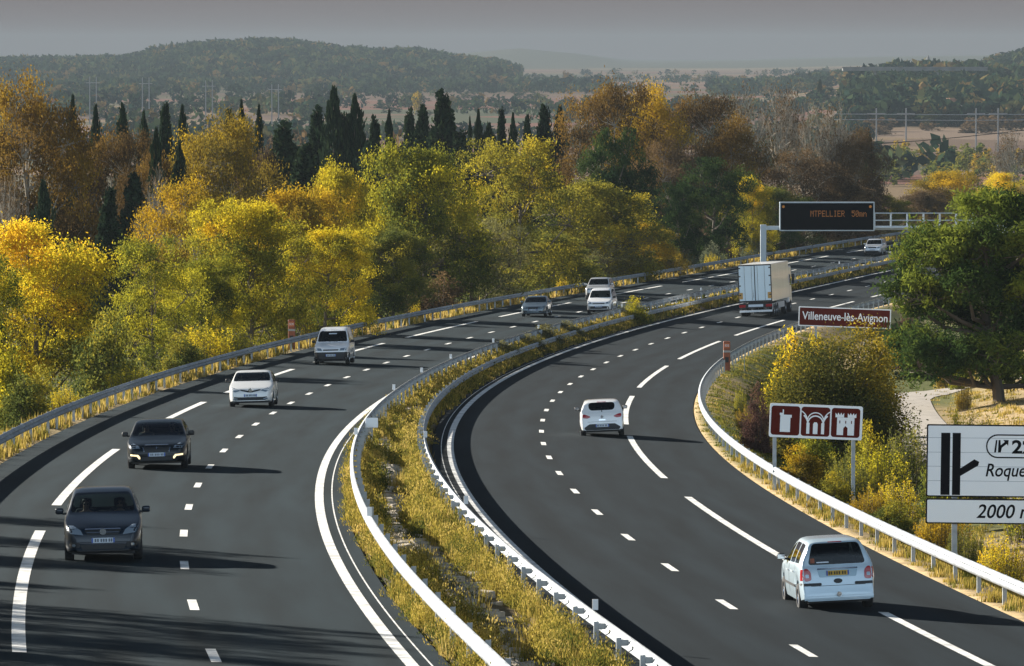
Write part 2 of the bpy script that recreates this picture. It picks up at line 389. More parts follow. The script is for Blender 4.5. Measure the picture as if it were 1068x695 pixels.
# ------------------------------------------------------------------ ground sheet
def build_ground():
    Ys = np.concatenate([np.arange(40, 120, 4), np.arange(120, 420, 2.5), np.arange(420, 900, 6), np.geomspace(900, 16500, 75)])
    DL = np.array([4200, 2600, 1700, 1100, 750, 500, 350, 250, 170, 120, 85, 60, 45, 34, 25, 18, 12, 9, 6, 4.5, 3, 2, 1.4, .9, .5, 0.0])
    DR = np.array([0.0, .5, .9, 1.4, 2, 3, 4, 5, 6, 7, 8, 9, 10, 11, 12, 13, 14, 15, 16.5, 18, 20, 23, 26, 30, 36, 45, 60, 85, 120, 170, 250, 350, 500, 750, 1100, 1700, 2600, 4200])
    TM = np.linspace(0, 1, 8)
    rows = []
    for Y in Ys:
        a, b, c, d = edges(Y)[:4]
        sc = 1.0
        xs = np.concatenate([a - DL, [a + .02, (a + b) / 2, b - .02], b + (c - b) * TM, [c + .02, (c + d) / 2, d - .02], d + DR])
        rows.append(xs)
    XX = np.array(rows); YY = np.repeat(Ys[:, None], XX.shape[1], 1)
    ZZ = terrain(XX, YY)
    nr, nc = XX.shape
    V = np.stack([XX, YY, ZZ], -1).reshape(-1, 3)
    i = np.arange(nr - 1)[:, None] * nc + np.arange(nc - 1)[None, :]
    Fq = np.stack([i, i + 1, i + nc + 1, i + nc], -1).reshape(-1, 4)
    # surface colour of the ground itself: verge grass, dry bank, soil, woodland floor, fields (alpha 0)
    C = np.zeros((nr, nc, 4)); 
    a, b, c, d = [np.repeat(e[:, None], nc, 1) for e in edges(Ys)[:4]]
    n = np.sin(XX * .9 + 1.7 * np.sin(YY * .13)) * np.sin(YY * .21 + XX * .35) * .5 + .5
    n2 = np.sin(YY * .047 + 2 + XX * .11) * .5 + .5
    g1 = np.array([.085, .095, .028]); tan = np.array([.30, .225, .115]); sand = np.array([.42, .31, .17]); soil = np.array([.055, .045, .028]); stone = np.array([.36, .30, .22])
    def put(mask, rgb): C[mask, :3] = rgb[mask]
    dl = a - XX; dr = XX - d; tm = (XX - b) / (c - b)
    w = np.clip(dl / 2.2, 0, 1)[..., None]; put(dl >= 0, tan * (1 - w) + (soil * .7 + g1 * .5) * w)
    w = n[..., None]; put((tm > 0) & (tm < 1), tan * .45 * (1 - w) + stone * .85 * w)
    q = sm(.35, .65, n2)[..., None]
    rc = g1 * 1.05 * q + tan * (1 - q)
    put(dr >= 0, rc)
    wt = (1 - sm(0, .65, dr))[..., None]; put((dr >= 0) & (dr < 1), rc * (1 - wt) + sand * .95 * wt)
    ws = (sm(12.5, 15, dr) * (1 - .35 * n))[..., None]; put(dr > 12, rc * (1 - ws) + sand * ws)
    far = np.maximum(sm(30, 90, np.maximum(dl, dr)), sm(650, 850, YY))
    u = 534 + F * XX / YY
    C[..., 3] = 1 - far
    # woodland floor under the hills and the grove
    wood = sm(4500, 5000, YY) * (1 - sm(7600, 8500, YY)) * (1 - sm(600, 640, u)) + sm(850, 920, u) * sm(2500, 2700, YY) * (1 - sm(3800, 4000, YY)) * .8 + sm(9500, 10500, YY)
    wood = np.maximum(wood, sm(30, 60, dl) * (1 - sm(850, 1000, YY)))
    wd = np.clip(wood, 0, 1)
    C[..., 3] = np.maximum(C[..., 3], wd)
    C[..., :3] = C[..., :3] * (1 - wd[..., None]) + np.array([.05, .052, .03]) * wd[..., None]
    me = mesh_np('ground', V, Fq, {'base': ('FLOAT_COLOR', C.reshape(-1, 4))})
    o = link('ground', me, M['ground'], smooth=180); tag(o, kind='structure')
build_ground()

# ------------------------------------------------------------------ strips along the road
def strip(name, c, Ys, offs, ups, mat, kind='structure', uv=False, parent=None):
    """sheet along carriageway c: one column of vertices per offset"""
    P = np.stack([rpt(c, Ys, o, up) for o, up in zip(offs, ups)], 1)
    nr, nc = P.shape[:2]
    i = np.arange(nr - 1)[:, None] * nc + np.arange(nc - 1)[None, :]
    Fq = np.stack([i, i + 1, i + nc + 1, i + nc], -1).reshape(-1, 4)
    me = mesh_np(name, P.reshape(-1, 3), Fq)
    if uv:
        l = me.uv_layers.new(name='lane')
        vi = np.zeros(len(me.loops), np.int32); me.loops.foreach_get('vertex_index', vi)
        UV = np.stack([np.tile(np.array(offs), nr), np.repeat(Ys, nc)], -1)[vi]
        l.data.foreach_set('uv', UV.astype(np.float32).ravel())
    o = link(name, me, mat, parent, smooth=60)
    if kind: tag(o, kind=kind)
    return o
YR = np.concatenate([np.arange(44, 420, 2.0), np.arange(420, 860, 4.0)])
def road_sheet(name, c, e0, e1, mat):
    inner = list(np.linspace(e0, e1, 7))
    strip(name, c, YR, [e0] + inner + [e1], [-.25] + [0] * 7 + [-.25], mat, uv=True)
road_sheet('road', 'L', EL, EML, M['asphalt_l'])
road_sheet('road', 'R', EMR, ER, M['asphalt_r'])

def dashes(c, off, w, spans):
    V = []; Fq = []
    for y0, y1 in spans:
        ys = np.linspace(y0, y1, max(2, int((y1 - y0) / 2) + 1))
        A = rpt(c, ys, off - w / 2, .005); B = rpt(c, ys, off + w / 2, .005)
        n = len(V)
        for p, q in zip(A, B): V += [p, q]
        for i in range(len(ys) - 1): Fq.append((n + 2 * i, n + 2 * i + 1, n + 2 * i + 3, n + 2 * i + 2))
    return V, Fq
def marking(name, c, off, w, spans):
    V, Fq = dashes(c, off, w, spans)
    tag(link(name, mesh_np(name, V, Fq), M['paint']), kind='structure')
lane_l = [(109 + 12.92 * i - 1.5, 109 + 12.92 * i + 1.5) for i in range(-3, 50)]
lane_r = [(124 + 12.93 * i - 1.5, 124 + 12.93 * i + 1.5) for i in range(-4, 48)]
marking('lane_line', 'L', 0, .19, lane_l); marking('lane_line', 'R', 0, .19, lane_r)
marking('shoulder_line', 'L', -3.5, .26, [(160 + 51 * k, 198.5 + 51 * k) for k in range(-2, 13)])
marking('shoulder_line', 'R', 3.5, .24, [(149.5 + 51.7 * k, 188 + 51.7 * k) for k in range(-2, 12)])
marking('edge_line', 'L', 3.5, .24, [(46, 850)]); marking('edge_line', 'R', -3.5, .24, [(46, 850)])
marking('joint_line', 'L', 3.86, .035, [(46, 420)]); marking('joint_line', 'R', -3.83, .03, [(46, 420)])

# ------------------------------------------------------------------ guardrails
WB = [(-.155, .0), (-.135, .028), (-.105, .072), (-.06, .078), (-.025, .03), (0, .008), (.025, .03), (.06, .078), (.105, .072), (.135, .028), (.155, 0)]
def guardrail(label, c, off, face, y0, y1, pstep, mat, group, block=.16, inner=False):
    """W-beam on posts; face = +1/-1: side the beam bulges to; posts stand on the other side"""
    ym = (y0 + y1) / 2; p0 = rpt(c, y0, off)
    root = empty('guardrail', p0, 0, label, 'guardrail', group)
    O = Vector(p0)
    ys = np.concatenate([np.arange(y0, min(y1, 330), 2.0), np.arange(max(y0, 330), y1 + .1, 4.0)])
    rows = []
    for dz, dx in WB:
        rows.append(rpt(c, ys, off + face * (dx - .04), .60 + dz))
    for dz, dx in WB[::-1]:
        rows.append(rpt(c, ys, off + face * (dx - .052), .60 + dz))
    P = np.stack(rows, 1) - np.array(O)
    nr, nc = P.shape[:2]
    i = np.arange(nr - 1)[:, None] * nc + np.arange(nc)[None, :]; j = np.arange(nr - 1)[:, None] * nc + (np.arange(nc)[None, :] + 1) % nc
    Fq = np.stack([i, j, j + nc, i + nc], -1).reshape(-1, 4)
    me = mesh_np('beam', P.reshape(-1, 3), Fq); bm = bmesh.new(); bm.from_mesh(me); bmesh.ops.recalc_face_normals(bm, faces=bm.faces); bm.to_mesh(me); bm.free()
    link('beam', me, mat, root, smooth=50)
    if inner:      # second, lower beam on the far side seen through the gap
        mb = MB(); pts = [Vector(rpt(c, y, off - face * (block + .09), .38)) - O for y in ys]; mb.tube(pts, .035, 6); mb.build('lower_rail', mat, root, smooth=60)
    # one post mesh, copied
    mb = MB(); z1 = .70
    mb.box(-.05, .05, -.03, -.024, -.3, z1).box(-.05, -.044, -.024, .03, -.3, z1).box(.044, .05, -.024, .03, -.3, z1)
    s = -face   # toward the posts
    mb.box(min(0.051 * -s, -s * (block)), max(0.051 * -s, -s * block), -.035, .035, .54, .66)
    mb.box(-.012 - s * block, .012 - s * block, -.05, .05, .55, .65)
    me_p = mb.mesh('post'); me_p.materials.append(M['steel_d'])
    st = np.arange(y0 + .7, y1, pstep); stuffV = MB()
    order = sorted(st, key=lambda y: (y < 104) * 10000 + y)[:100]
    oset = set(order)
    for y in st:
        p = Vector(rpt(c, y, off - face * (block + .05))) - O
        d = road(c, y)[2]
        if y in oset:
            o = bpy.data.objects.new('post', me_p); col.objects.link(o); o.parent = root; o.location = p; o.rotation_euler = (0, 0, -math.atan(d))
        else:
            m = Matrix.Translation(p) @ Matrix.Rotation(-math.atan(d), 4, 'Z'); stuffV.box(-.05, .05, -.03, .03, -.3, .7, m)
    if stuffV.v: tag(stuffV.build('far_posts', M['steel_d'], root), kind='stuff')
    return root, me_p
GG = 'guardrails along the two carriageways'
guardrail('galvanised guardrail with its back in shade along the far left shoulder, below the yellow trees', 'L', -6.55, 1, 44, 850, 4.0, M['steel'], GG)
guardrail('sunlit white guardrail between the oncoming lanes and the grassy median', 'L', 4.42, -1, 44, 850, 4.0, M['steel'], GG)
guardrail('sunlit guardrail with bracketed posts between the grassy median and the outbound lanes', 'R', -4.42, 1, 44, 850, 4.0, M['steel'], GG, block=.18)
guardrail('sunlit guardrail bending round the outer right shoulder, in front of the roadside signs', 'R', 6.78, -1, 44, 500, 4.0, M['steel'], GG)

# reflective markers on the two median rails
mb = MB().bevbox(-.06, .06, -.02, .02, 0, .22, .008); me_mk = mb.mesh('rail_marker'); me_mk.materials.append(M['white'])
first = None
for c, off, ys in (('L', 4.42, (143, 196, 248, 275, 300, 333, 365, 420, 470, 560)), ('R', -4.42, (123, 162, 208))):
    for y in ys:
        o = bpy.data.objects.new('rail_marker', me_mk); col.objects.link(o); o.location = rpt(c, y, off + (.0 if c == 'L' else .0), .76)
        tag(o, 'small white reflector plate on top of the %s median guardrail' % ('oncoming side' if c == 'L' else 'outbound side'), 'reflector', 'reflectors on the %s median guardrail' % ('oncoming side' if c == 'L' else 'outbound side'))

# white cabinet plate on the median rail
root = empty('marker_board', rpt('L', 208, 4.75), 0, 'square pale marker board on short post at the start of the median bend', 'marker board')
MB().bevbox(-.22, .22, -.02, .02, .58, .92, .02).build('board', M['white_sign'], root)
MB().box(-.04, .04, .025, .075, 0, .9).build('post', M['steel_d'], root)

# ------------------------------------------------------------------ grass
def blades(P, h, w, tint, spread=.35):
    """P base points (n,3), one tapering blade each"""
    n = len(P); a = rng.uniform(0, 2 * np.pi, n); t = rng.uniform(0, 2 * np.pi, n); l = rng.uniform(0, spread, n) * h
    side = np.stack([np.cos(a), np.sin(a), np.zeros(n)], -1) * (w / 2)[:, None]
    lean = np.stack([np.cos(t) * l, np.sin(t) * l, h * np.sqrt(np.maximum(1 - (l / h) ** 2, .2))], -1)
    V = np.stack([P - side, P + side, P + lean * .6 + side * .8, P + lean], 1).reshape(-1, 3)
    i = np.arange(n)[:, None] * 4; Fq = (i + np.array([[0, 1, 2, 3]]))
    return V, Fq, np.repeat(tint, 4)
def grass(name, label, cat, P, h, w, tint):
    V, Fq, T = blades(P, h, w, tint)
    o = link(name, mesh_np(name, V, Fq, {'tint': ('FLOAT', T)}), LM['grass']); tag(o, label, cat, kind='stuff')

def clumps_between(y0, y1, ncl, per, f, hmin, hmax, wid, rad, hot=0.0):
    """clumps of blades at points f(n) -> (x, y)"""
    cx, cy = f(ncl, y0, y1)
    hh = rng.uniform(hmin, hmax, ncl); tc = np.clip(rng.normal(.52 + hot, .2, ncl), 0, 1); rr = rng.uniform(.5, 1.0, ncl) * rad
    k = rng.integers(0, ncl, ncl * per)
    a = rng.uniform(0, 2 * np.pi, len(k)); r = np.sqrt(rng.uniform(0, 1, len(k))) * rr[k]
    x = cx[k] + np.cos(a) * r; y = cy[k] + np.sin(a) * r
    z = terrain(x, y)
    h = hh[k] * (1 - .55 * (r / rr[k]) ** 2) * rng.uniform(.6, 1.1, len(k))
    return np.stack([x, y, z - .02], -1), h, np.full(len(k), wid) * rng.uniform(.6, 1.3, len(k)), np.clip(tc[k] + rng.normal(0, .14, len(k)), 0, 1)
def in_median(n, y0, y1):
    y = rng.uniform(y0, y1, n * 2); a, b, c, d = edges(y)[:4]
    t = rng.uniform(0.02, .98, n * 2)
    bald = (np.abs(t - (.40 + .07 * np.sin(y * .11))) < (.13 + .07 * np.sin(y * .31)) * (y < 260)) | ((t > .84) & (y < 260))      # bare stony strip down the middle
    keep = np.where(~bald | (rng.uniform(0, 1, n * 2) < .06))[0][:n]
    return (b + (c - b) * t)[keep], y[keep]
A = [clumps_between(60, 150, 520, 40, in_median, .25, .7, .02, .3, -.06), clumps_between(150, 240, 560, 36, in_median, .25, .7, .03, .32), clumps_between(240, 420, 1000, 24, in_median, .3, .7, .06, .42), clumps_between(420, 780, 1300, 14, in_median, .25, .6, .13, .6)]
P, h, w, t = [np.concatenate([q[i] for q in A]) for i in range(4)]
grass('median_grass', 'golden and green tufted grass growing over the stony central median', 'grass', P, h, w, t)
def leafy(y0, y1, n, per, size, hm):
    # feathery bushy plants: upright little leaves round a common foot
    cx, cy = in_median(n, y0, y1); h = rng.uniform(.35, 1.0, len(cx)) * hm; r = rng.uniform(.22, .5, len(cx)) * (.6 + .4 * hm)
    t0 = np.clip(rng.normal(.40, .19, len(cx)), 0, 1); k = np.repeat(np.arange(len(cx)), per); m = len(k)
    d = rng.normal(size=(m, 3)); d /= np.linalg.norm(d, axis=1)[:, None]; q = rng.uniform(.3, 1, m)
    zz_ = np.abs(d[:, 2]) * q
    C = np.stack([cx[k] + d[:, 0] * r[k] * q, cy[k] + d[:, 1] * r[k] * q, terrain(cx, cy)[k] + zz_ * h[k]], -1)
    a = np.stack([d[:, 0] * .5, d[:, 1] * .5, np.ones(m)], -1) + rng.normal(size=(m, 3)) * .25; a /= np.linalg.norm(a, axis=1)[:, None]
    b_ = rng.normal(size=(m, 3)); b_ -= (b_ * a).sum(1)[:, None] * a; b_ /= np.linalg.norm(b_, axis=1)[:, None]
    sz = (size * rng.uniform(.6, 1.3, m))[:, None]
    V = np.stack([C - a * sz * 1.5, C + b_ * sz * .5, C + a * sz * 1.5, C - b_ * sz * .5], 1).reshape(-1, 3)
    T = np.clip(t0[k] + .38 * (zz_ - .35) + rng.normal(0, .1, m), 0, 1)
    return V, np.arange(m)[:, None] * 4 + np.arange(4)[None, :], np.repeat(T, 4)
parts_ = [leafy(60, 150, 640, 300, .019, .8), leafy(150, 240, 640, 260, .026, .8), leafy(240, 420, 900, 110, .045, .7), leafy(420, 780, 600, 40, .11, .6)]
Vs, Fs, Ts = [], [], []; n0 = 0
for V, Fq, T in parts_: Vs.append(V); Fs.append(Fq + n0); Ts.append(T); n0 += len(V)
tag(link('median_plants', mesh_np('median_plants', np.concatenate(Vs), np.concatenate(Fs), {'tint': ('FLOAT', np.concatenate(Ts))}), LM['median']), 'feathery green and golden low plants covering the central median', 'ground cover', kind='stuff')
def left_verge(n, y0, y1):
    y = rng.uniform(y0, y1, n); a = edges(y)[0]; return a - np.abs(rng.normal(.5, 1.5, n)) - .25, y
A = [clumps_between(120, 330, 1100, 26, left_verge, .2, .75, .05, .4, .12), clumps_between(330, 760, 1300, 14, left_verge, .3, 1.0, .11, .5, .16)]
P, h, w, t = [np.concatenate([q[i] for q in A]) for i in range(4)]
grass('verge_grass', 'dry straw coloured grass along the foot of the far left guardrail', 'grass', P, h, w, t)
def right_verge(n, y0, y1):
    y = rng.uniform(y0, y1, n); d = edges(y)[3]; return d + np.abs(rng.normal(1.2, 2.4, n)) + .3, y
def right_strip(n, y0, y1):
    y = rng.uniform(y0, y1, n); d = edges(y)[3]; return d + np.where(rng.uniform(0, 1, n) < .5, rng.uniform(5, 8.4, n), rng.uniform(12.1, 16, n)), y
def right_bank(n, y0, y1):
    y = rng.uniform(y0, y1, n); d = edges(y)[3]; return d + rng.uniform(13.6, 30, n), y
A = [clumps_between(100, 220, 1500, 34, right_verge, .1, .4, .03, .35), clumps_between(220, 420, 1700, 26, right_verge, .05, .18, .05, .5, -.34), clumps_between(180, 380, 1200, 22, right_strip, .08, .3, .05, .45, -.05), clumps_between(200, 380, 900, 20, right_bank, .1, .4, .06, .4, .25)]
P, h, w, t = [np.concatenate([q[i] for q in A]) for i in range(4)]
grass('roadside_grass', 'short green and straw coloured grass on the slope behind the right guardrail', 'grass', P, h, w, t)

# stones and slabs showing in the median
bmst = MB()
for i in range(520):
    y = random.uniform(62, 270); b, c = edges(y)[1:3]; t = .40 + .07 * math.sin(y * .11) + random.uniform(-.11, .11)
    x = b + (c - b) * t; s = random.uniform(.06, .26)
    bmst.bevbox(-s, s, -s * random.uniform(.7, 1.6), s * random.uniform(.7, 1.6), -.08, random.uniform(.02, .09), .02, 1, Matrix.Translation((x, y, gz(x, y))) @ Matrix.Rotation(random.uniform(0, 3), 4, 'Z') @ Matrix.Rotation(random.uniform(-.15, .15), 4, 'X'))
tag(bmst.build('median_stones', M['stone']), 'pale flat stones lying down the middle of the grassy median', 'stones', kind='stuff')

# side track behind the right-hand bushes
ys = np.concatenate([np.arange(90, 322, 4.0), np.arange(322, 345, 2.0)])
V = []; d = edges(ys)[3]
bend = np.where(ys > 318, ((ys - 318) / 26) ** 2 * 11, 0)
for k, off in enumerate((8.6, 10.2, 11.9)):
    V.append(np.stack([d + off + bend, ys - bend * .0, terrain(d + off + bend, ys) + .03], -1))
P = np.stack(V, 1); nr, nc = P.shape[:2]
i = np.arange(nr - 1)[:, None] * nc + np.arange(nc - 1)[None, :]
tag(link('path', mesh_np('path', P.reshape(-1, 3), np.stack([i, i + 1, i + nc + 1, i + nc], -1).reshape(-1, 4)), M['gravel'], smooth=60), kind='structure')

# ------------------------------------------------------------------ foliage meshes (unit size: width 1, height 1)
def quads(C, size, tint, rnd, up=0.0, long=1.0, dirs=None):
    """one leaf per centre; size per leaf; dirs: leaf axis for needles"""
    n = len(C)
    a = rnd.normal(size=(n, 3)) if dirs is None else dirs + rnd.normal(size=(n, 3)) * .25
    a /= np.linalg.norm(a, axis=1)[:, None]
    b = rnd.normal(size=(n, 3)); b -= (b * a).sum(1)[:, None] * a; b /= np.linalg.norm(b, axis=1)[:, None]
    s = size[:, None]; A = a * s * long; B = b * s
    V = np.stack([C - A, C + B * .55, C + A, C - B * .55], 1).reshape(-1, 3)
    return V, (np.arange(n)[:, None] * 4 + np.arange(4)[None, :]), np.repeat(tint, 4)

def tree_mesh(seed, nl=7, ncl=22, per=110, zlo=.12, leaf=.015, lobe=(.15, .25), csig=.045, trunk=.022, wide=.30, twigs=0, gap=.0, hgrad=.25, long=1.0, lean=0.0, flat=.75):
    rnd = np.random.default_rng(seed); L = []
    # lobes that make the outline uneven
    for i in range(nl):
        a = 2 * np.pi * (i + rnd.uniform(-.3, .3)) / nl * 1.618 * 2; z = zlo + .12 + (1 - zlo - .28) * (i + .5) / nl + rnd.uniform(-.05, .05)
        rmax = wide * (1 - .55 * ((z - zlo) / (1 - zlo)) ** 3) * rnd.uniform(.45, 1.1)
        L.append((np.array([np.cos(a) * rmax, np.sin(a) * rmax, z]), rnd.uniform(*lobe)))
    L.append((np.array([rnd.uniform(-.1, .1), rnd.uniform(-.1, .1), .84]), .15))
    CL = []; TI = []; par = []
    for li, (c, r) in enumerate(L):
        d = rnd.normal(size=(ncl, 3)); d /= np.linalg.norm(d, axis=1)[:, None]; d[:, 2] = np.where(d[:, 2] < -.35, -d[:, 2], d[:, 2])
        p = c + d * r * rnd.uniform(.55, 1.05, ncl)[:, None]
        p[:, 2] = np.clip(p[:, 2], .02, .985)
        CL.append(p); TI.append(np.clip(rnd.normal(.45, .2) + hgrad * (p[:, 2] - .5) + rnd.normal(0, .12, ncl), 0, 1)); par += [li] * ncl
    CL = np.concatenate(CL); TI = np.concatenate(TI)
    keep = rnd.uniform(size=len(CL)) > gap; CLk = CL[keep]; TIk = TI[keep]
    k = np.repeat(np.arange(len(CLk)), per)
    sg = csig * rnd.uniform(.7, 1.3, len(CLk))[k]
    C = CLk[k] + rnd.normal(size=(len(k), 3)) * sg[:, None] * np.array([1, 1, flat])
    V, Fq, T = quads(C, leaf * rnd.uniform(.6, 1.25, len(k)), np.clip(TIk[k] + rnd.normal(0, .1, len(k)), 0, 1), rnd)
    lim = np.array([np.percentile(np.abs(C[:, 0]), 98.5), np.percentile(np.abs(C[:, 1]), 98.5)]); SC = np.array([.5 / lim[0], .5 / lim[1], 1 / np.percentile(C[:, 2], 99.7)])
    V, Fq, T = quads(C * SC, leaf * rnd.uniform(.6, 1.25, len(k)), np.clip(TIk[k] + rnd.normal(0, .06, len(k)), 0, 1), rnd, long=long)
    me = mesh_np('crown', V, Fq, {'tint': ('FLOAT', T)}); CL = CL * SC; L = [(c * SC, r * SC[0]) for c, r in L]
    # trunk and limbs
    mb = MB(); bend = rnd.uniform(-.05, .05, 2)
    top = np.array([bend[0], bend[1], .62]); mid = np.array([bend[0] * .3, bend[1] * .3, .28])
    mb.tube([(lean, 0, -.06), (lean * .8, 0, .06), mid, top, (top[0] * 1.3, top[1] * 1.3, .82)], [trunk * 1.3, trunk * 1.15, trunk, trunk * .6, trunk * .2], 7)
    for li, (c, r) in enumerate(L):
        zb = max(.08, min(c[2] - .16, .6)); b0 = np.array([bend[0] * zb, bend[1] * zb, zb])
        m = (b0 + c) / 2 + np.array([0, 0, -.03]) + rnd.normal(0, .02, 3)
        mb.tube([b0, m, c], [trunk * .55, trunk * .38, trunk * .2], 5)
        ids = [i for i in range(len(CL)) if par[i] == li][:max(9, twigs)]
        for i in ids:
            q = CL[i]; e = q + (q - c) * .12
            mb.tube([c, (c + q) / 2 + rnd.normal(0, .015, 3), e], [trunk * .17, trunk * .11, trunk * .04], 3, cap=False)
    mt = mb.mesh('trunk')
    return me, mt

def bare_mesh(seed, leaves=1200):
    """open winter crown: many rising limbs and fine twigs, few leaves left"""
    rnd = np.random.default_rng(seed); mb = MB(); tips = []
    def grow(p, d, ln, rad, lv):
        q = p + d * ln; m = p + d * ln * .5 + rnd.normal(0, ln * .06, 3)
        mb.tube([p, m, q], [rad, rad * .8, rad * .6], 5 if lv < 2 else 3, cap=False); tips.append(q)
        if lv >= 5: return
        for j in range(3 if lv < 3 else 3):
            e = d + rnd.normal(0, .42, 3) + np.array([0, 0, .22]); e /= np.linalg.norm(e)
            grow(m + (q - m) * rnd.uniform(.2, 1), e, ln * rnd.uniform(.6, .85), rad * .58, lv + 1)
    for j in range(4):
        a = 2 * np.pi * j / 4 + rnd.uniform(-.4, .4); d = np.array([np.cos(a) * .34, np.sin(a) * .34, 1]); grow(np.array([0, 0, .1]), d / np.linalg.norm(d), .24, .017, 0)
    mb.tube([(0, 0, -.05), (0, 0, .13)], [.03, .022], 7)
    tips = np.array(tips); hi = tips[:, 2].max(); r = np.abs(tips[:, :2]).max(); 
    mt = mb.mesh('trunk'); S = np.array([.5 / r, .5 / r, 1 / hi])
    co = np.zeros(len(mt.vertices) * 3, np.float32); mt.vertices.foreach_get('co', co); co = (co.reshape(-1, 3) * S).astype(np.float32); mt.vertices.foreach_set('co', co.ravel()); mt.update()
    T = tips[rnd.integers(len(tips) // 4, len(tips), leaves)] * S + rnd.normal(0, .018, (leaves, 3))
    V, Fq, TT = quads(T, .010 * rnd.uniform(.5, 1.2, leaves), np.clip(rnd.normal(.5, .25, leaves), 0, 1), rnd)
    return mesh_np('crown', V, Fq, {'tint': ('FLOAT', TT)}), mt

def conifer_mesh(seed, n=6500, kind='cypress'):
    rnd = np.random.default_rng(seed); mb = MB()
    mb.tube([(0, 0, -.05), (0, 0, .5), (0, 0, .97)], [.03, .018, .004], 6)
    if kind == 'cypress':
        C = []; D = []
        for j in range(3):                       # several upright spires grown together
            a0 = rnd.uniform(0, 6.28); off = rnd.uniform(.05, .30) if j else 0; top = 1.0 if j == 0 else rnd.uniform(.6, .95); wdt = rnd.uniform(.30, .40) if j == 0 else rnd.uniform(.2, .3)
            m = n // 3; z = rnd.uniform(.02, 1, m); a = rnd.uniform(0, 2 * np.pi, m)
            wob = (.62 + .5 * np.abs(((z * (9 + j) + .15 * np.sin(a * 3 + j)) % 1) - 1)) * (1 + .35 * np.sin(a * 3 + z * 19 + j) + .25 * np.sin(z * 41 + a * 2 + seed))
            r = (np.minimum(.55 + z * 1.5, 1) * (1 - z ** 2.1) ** .9) * wdt * wob * np.sqrt(rnd.uniform(.2, 1.1, m)) + .01
            C.append(np.stack([np.cos(a0) * off * (1 - .4 * z) + np.cos(a) * r, np.sin(a0) * off * (1 - .4 * z) + np.sin(a) * r, z * top], -1)); D.append(np.stack([np.cos(a) * .5, np.sin(a) * .5, np.ones(m)], -1))
        C = np.concatenate(C); D = np.concatenate(D)
    else:
        C = []; D = []; nb = 120
        for b in range(nb):                      # boughs all the way up, drooping a little
            z0 = .05 + .93 * (b / nb) ** .95; a = b * 2.4 + rnd.uniform(-.5, .5); Rb = (.5 * (1 - z0 ** 1.3) + .02) * rnd.uniform(.55, 1.15)
            e = np.array([np.cos(a) * Rb, np.sin(a) * Rb, z0 + rnd.uniform(-.03, .035)])
            mb.tube([(0, 0, z0), e * np.array([.9, .9, 1])], [.007, .002], 3, cap=False)
            m = n // nb; t = np.sqrt(rnd.uniform(.01, 1, m)); s_ = rnd.normal(0, .035 + .05 * Rb, m)
            C.append(np.stack([e[0] * t - np.sin(a) * s_, e[1] * t + np.cos(a) * s_, z0 + (e[2] - z0) * t + rnd.normal(0, .016, m) - .03 * t * t], -1)); D.append(np.tile([np.cos(a), np.sin(a), .2], (m, 1)))
        C = np.concatenate(C); D = np.concatenate(D)
    m = len(C)
    V, Fq, T = quads(C, .024 * rnd.uniform(.6, 1.2, m), np.clip(rnd.normal(.45, .25, m), 0, 1), rnd, dirs=D, long=1.0)
    return mesh_np('crown', V, Fq, {'tint': ('FLOAT', T)}), mb.mesh('trunk')

def pine_mesh(seed, nt=620, per=62, lean=.06, zlo=.16, size=.02):
    """Aleppo pine: leaning trunk, rising limbs, rounded tufts of needles in light and dark masses"""
    rnd = np.random.default_rng(seed); mb = MB()
    mb.tube([(lean, 0, -.05), (lean * .6, 0, .12), (0, 0, .3), (-.03, .02, .6), (-.02, 0, .85)], [.04, .034, .028, .018, .006], 9)
    pads = []
    for i in range(48):
        z = zlo + .06 + (.88 - zlo) * (i + rnd.uniform(0, 1)) / 48; a = i * 2.4 + rnd.uniform(-.4, .4)
        prof = np.interp(z, [0, .2, .4, .65, .85, 1], [.24, .40, .44, .40, .28, .08]); r = prof * rnd.uniform(.35, 1.0)
        pads.append((np.array([np.cos(a) * r - .02, np.sin(a) * r, z]), rnd.uniform(.085, .15), a))
    C = []; D = []; TI = []
    for c, r, a in pads:
        zb = max(.1, c[2] - .14); b0 = np.array([-.02, 0, zb])
        mb.tube([b0, (b0 + c) / 2 + np.array([0, 0, -.02]), c], [.011, .008, .003], 5, cap=False)
        n = nt // 48
        d = rnd.normal(size=(n, 3)); d /= np.linalg.norm(d, axis=1)[:, None]; d[:, 2] = np.where(d[:, 2] < -.2, -d[:, 2] * .6, d[:, 2])
        t = c + d * r * rnd.uniform(.6, 1.1, n)[:, None] * np.array([1.15, 1.15, .8])
        tt = np.clip(rnd.normal(.45, .22, n) + .25 * d[:, 2], 0, 1)
        for q, e, ti in zip(t, d, tt):
            mb.tube([c, q], [.003, .0012], 3, cap=False)
            dd = rnd.normal(size=(per, 3)) * .7 + e + np.array([0, 0, .5]); dd /= np.linalg.norm(dd, axis=1)[:, None]
            C.append(q + dd * rnd.uniform(.004, .026, per)[:, None]); D.append(dd); TI.append(np.clip(ti + rnd.normal(0, .12, per), 0, 1))
    C = np.concatenate(C); D = np.concatenate(D); TI = np.concatenate(TI)
    V, Fq, T = quads(C, size * .55 * rnd.uniform(.7, 1.2, len(C)), TI, rnd, dirs=D, long=1.0)
    return mesh_np('crown', V, Fq, {'tint': ('FLOAT', T)}), mb.mesh('trunk')

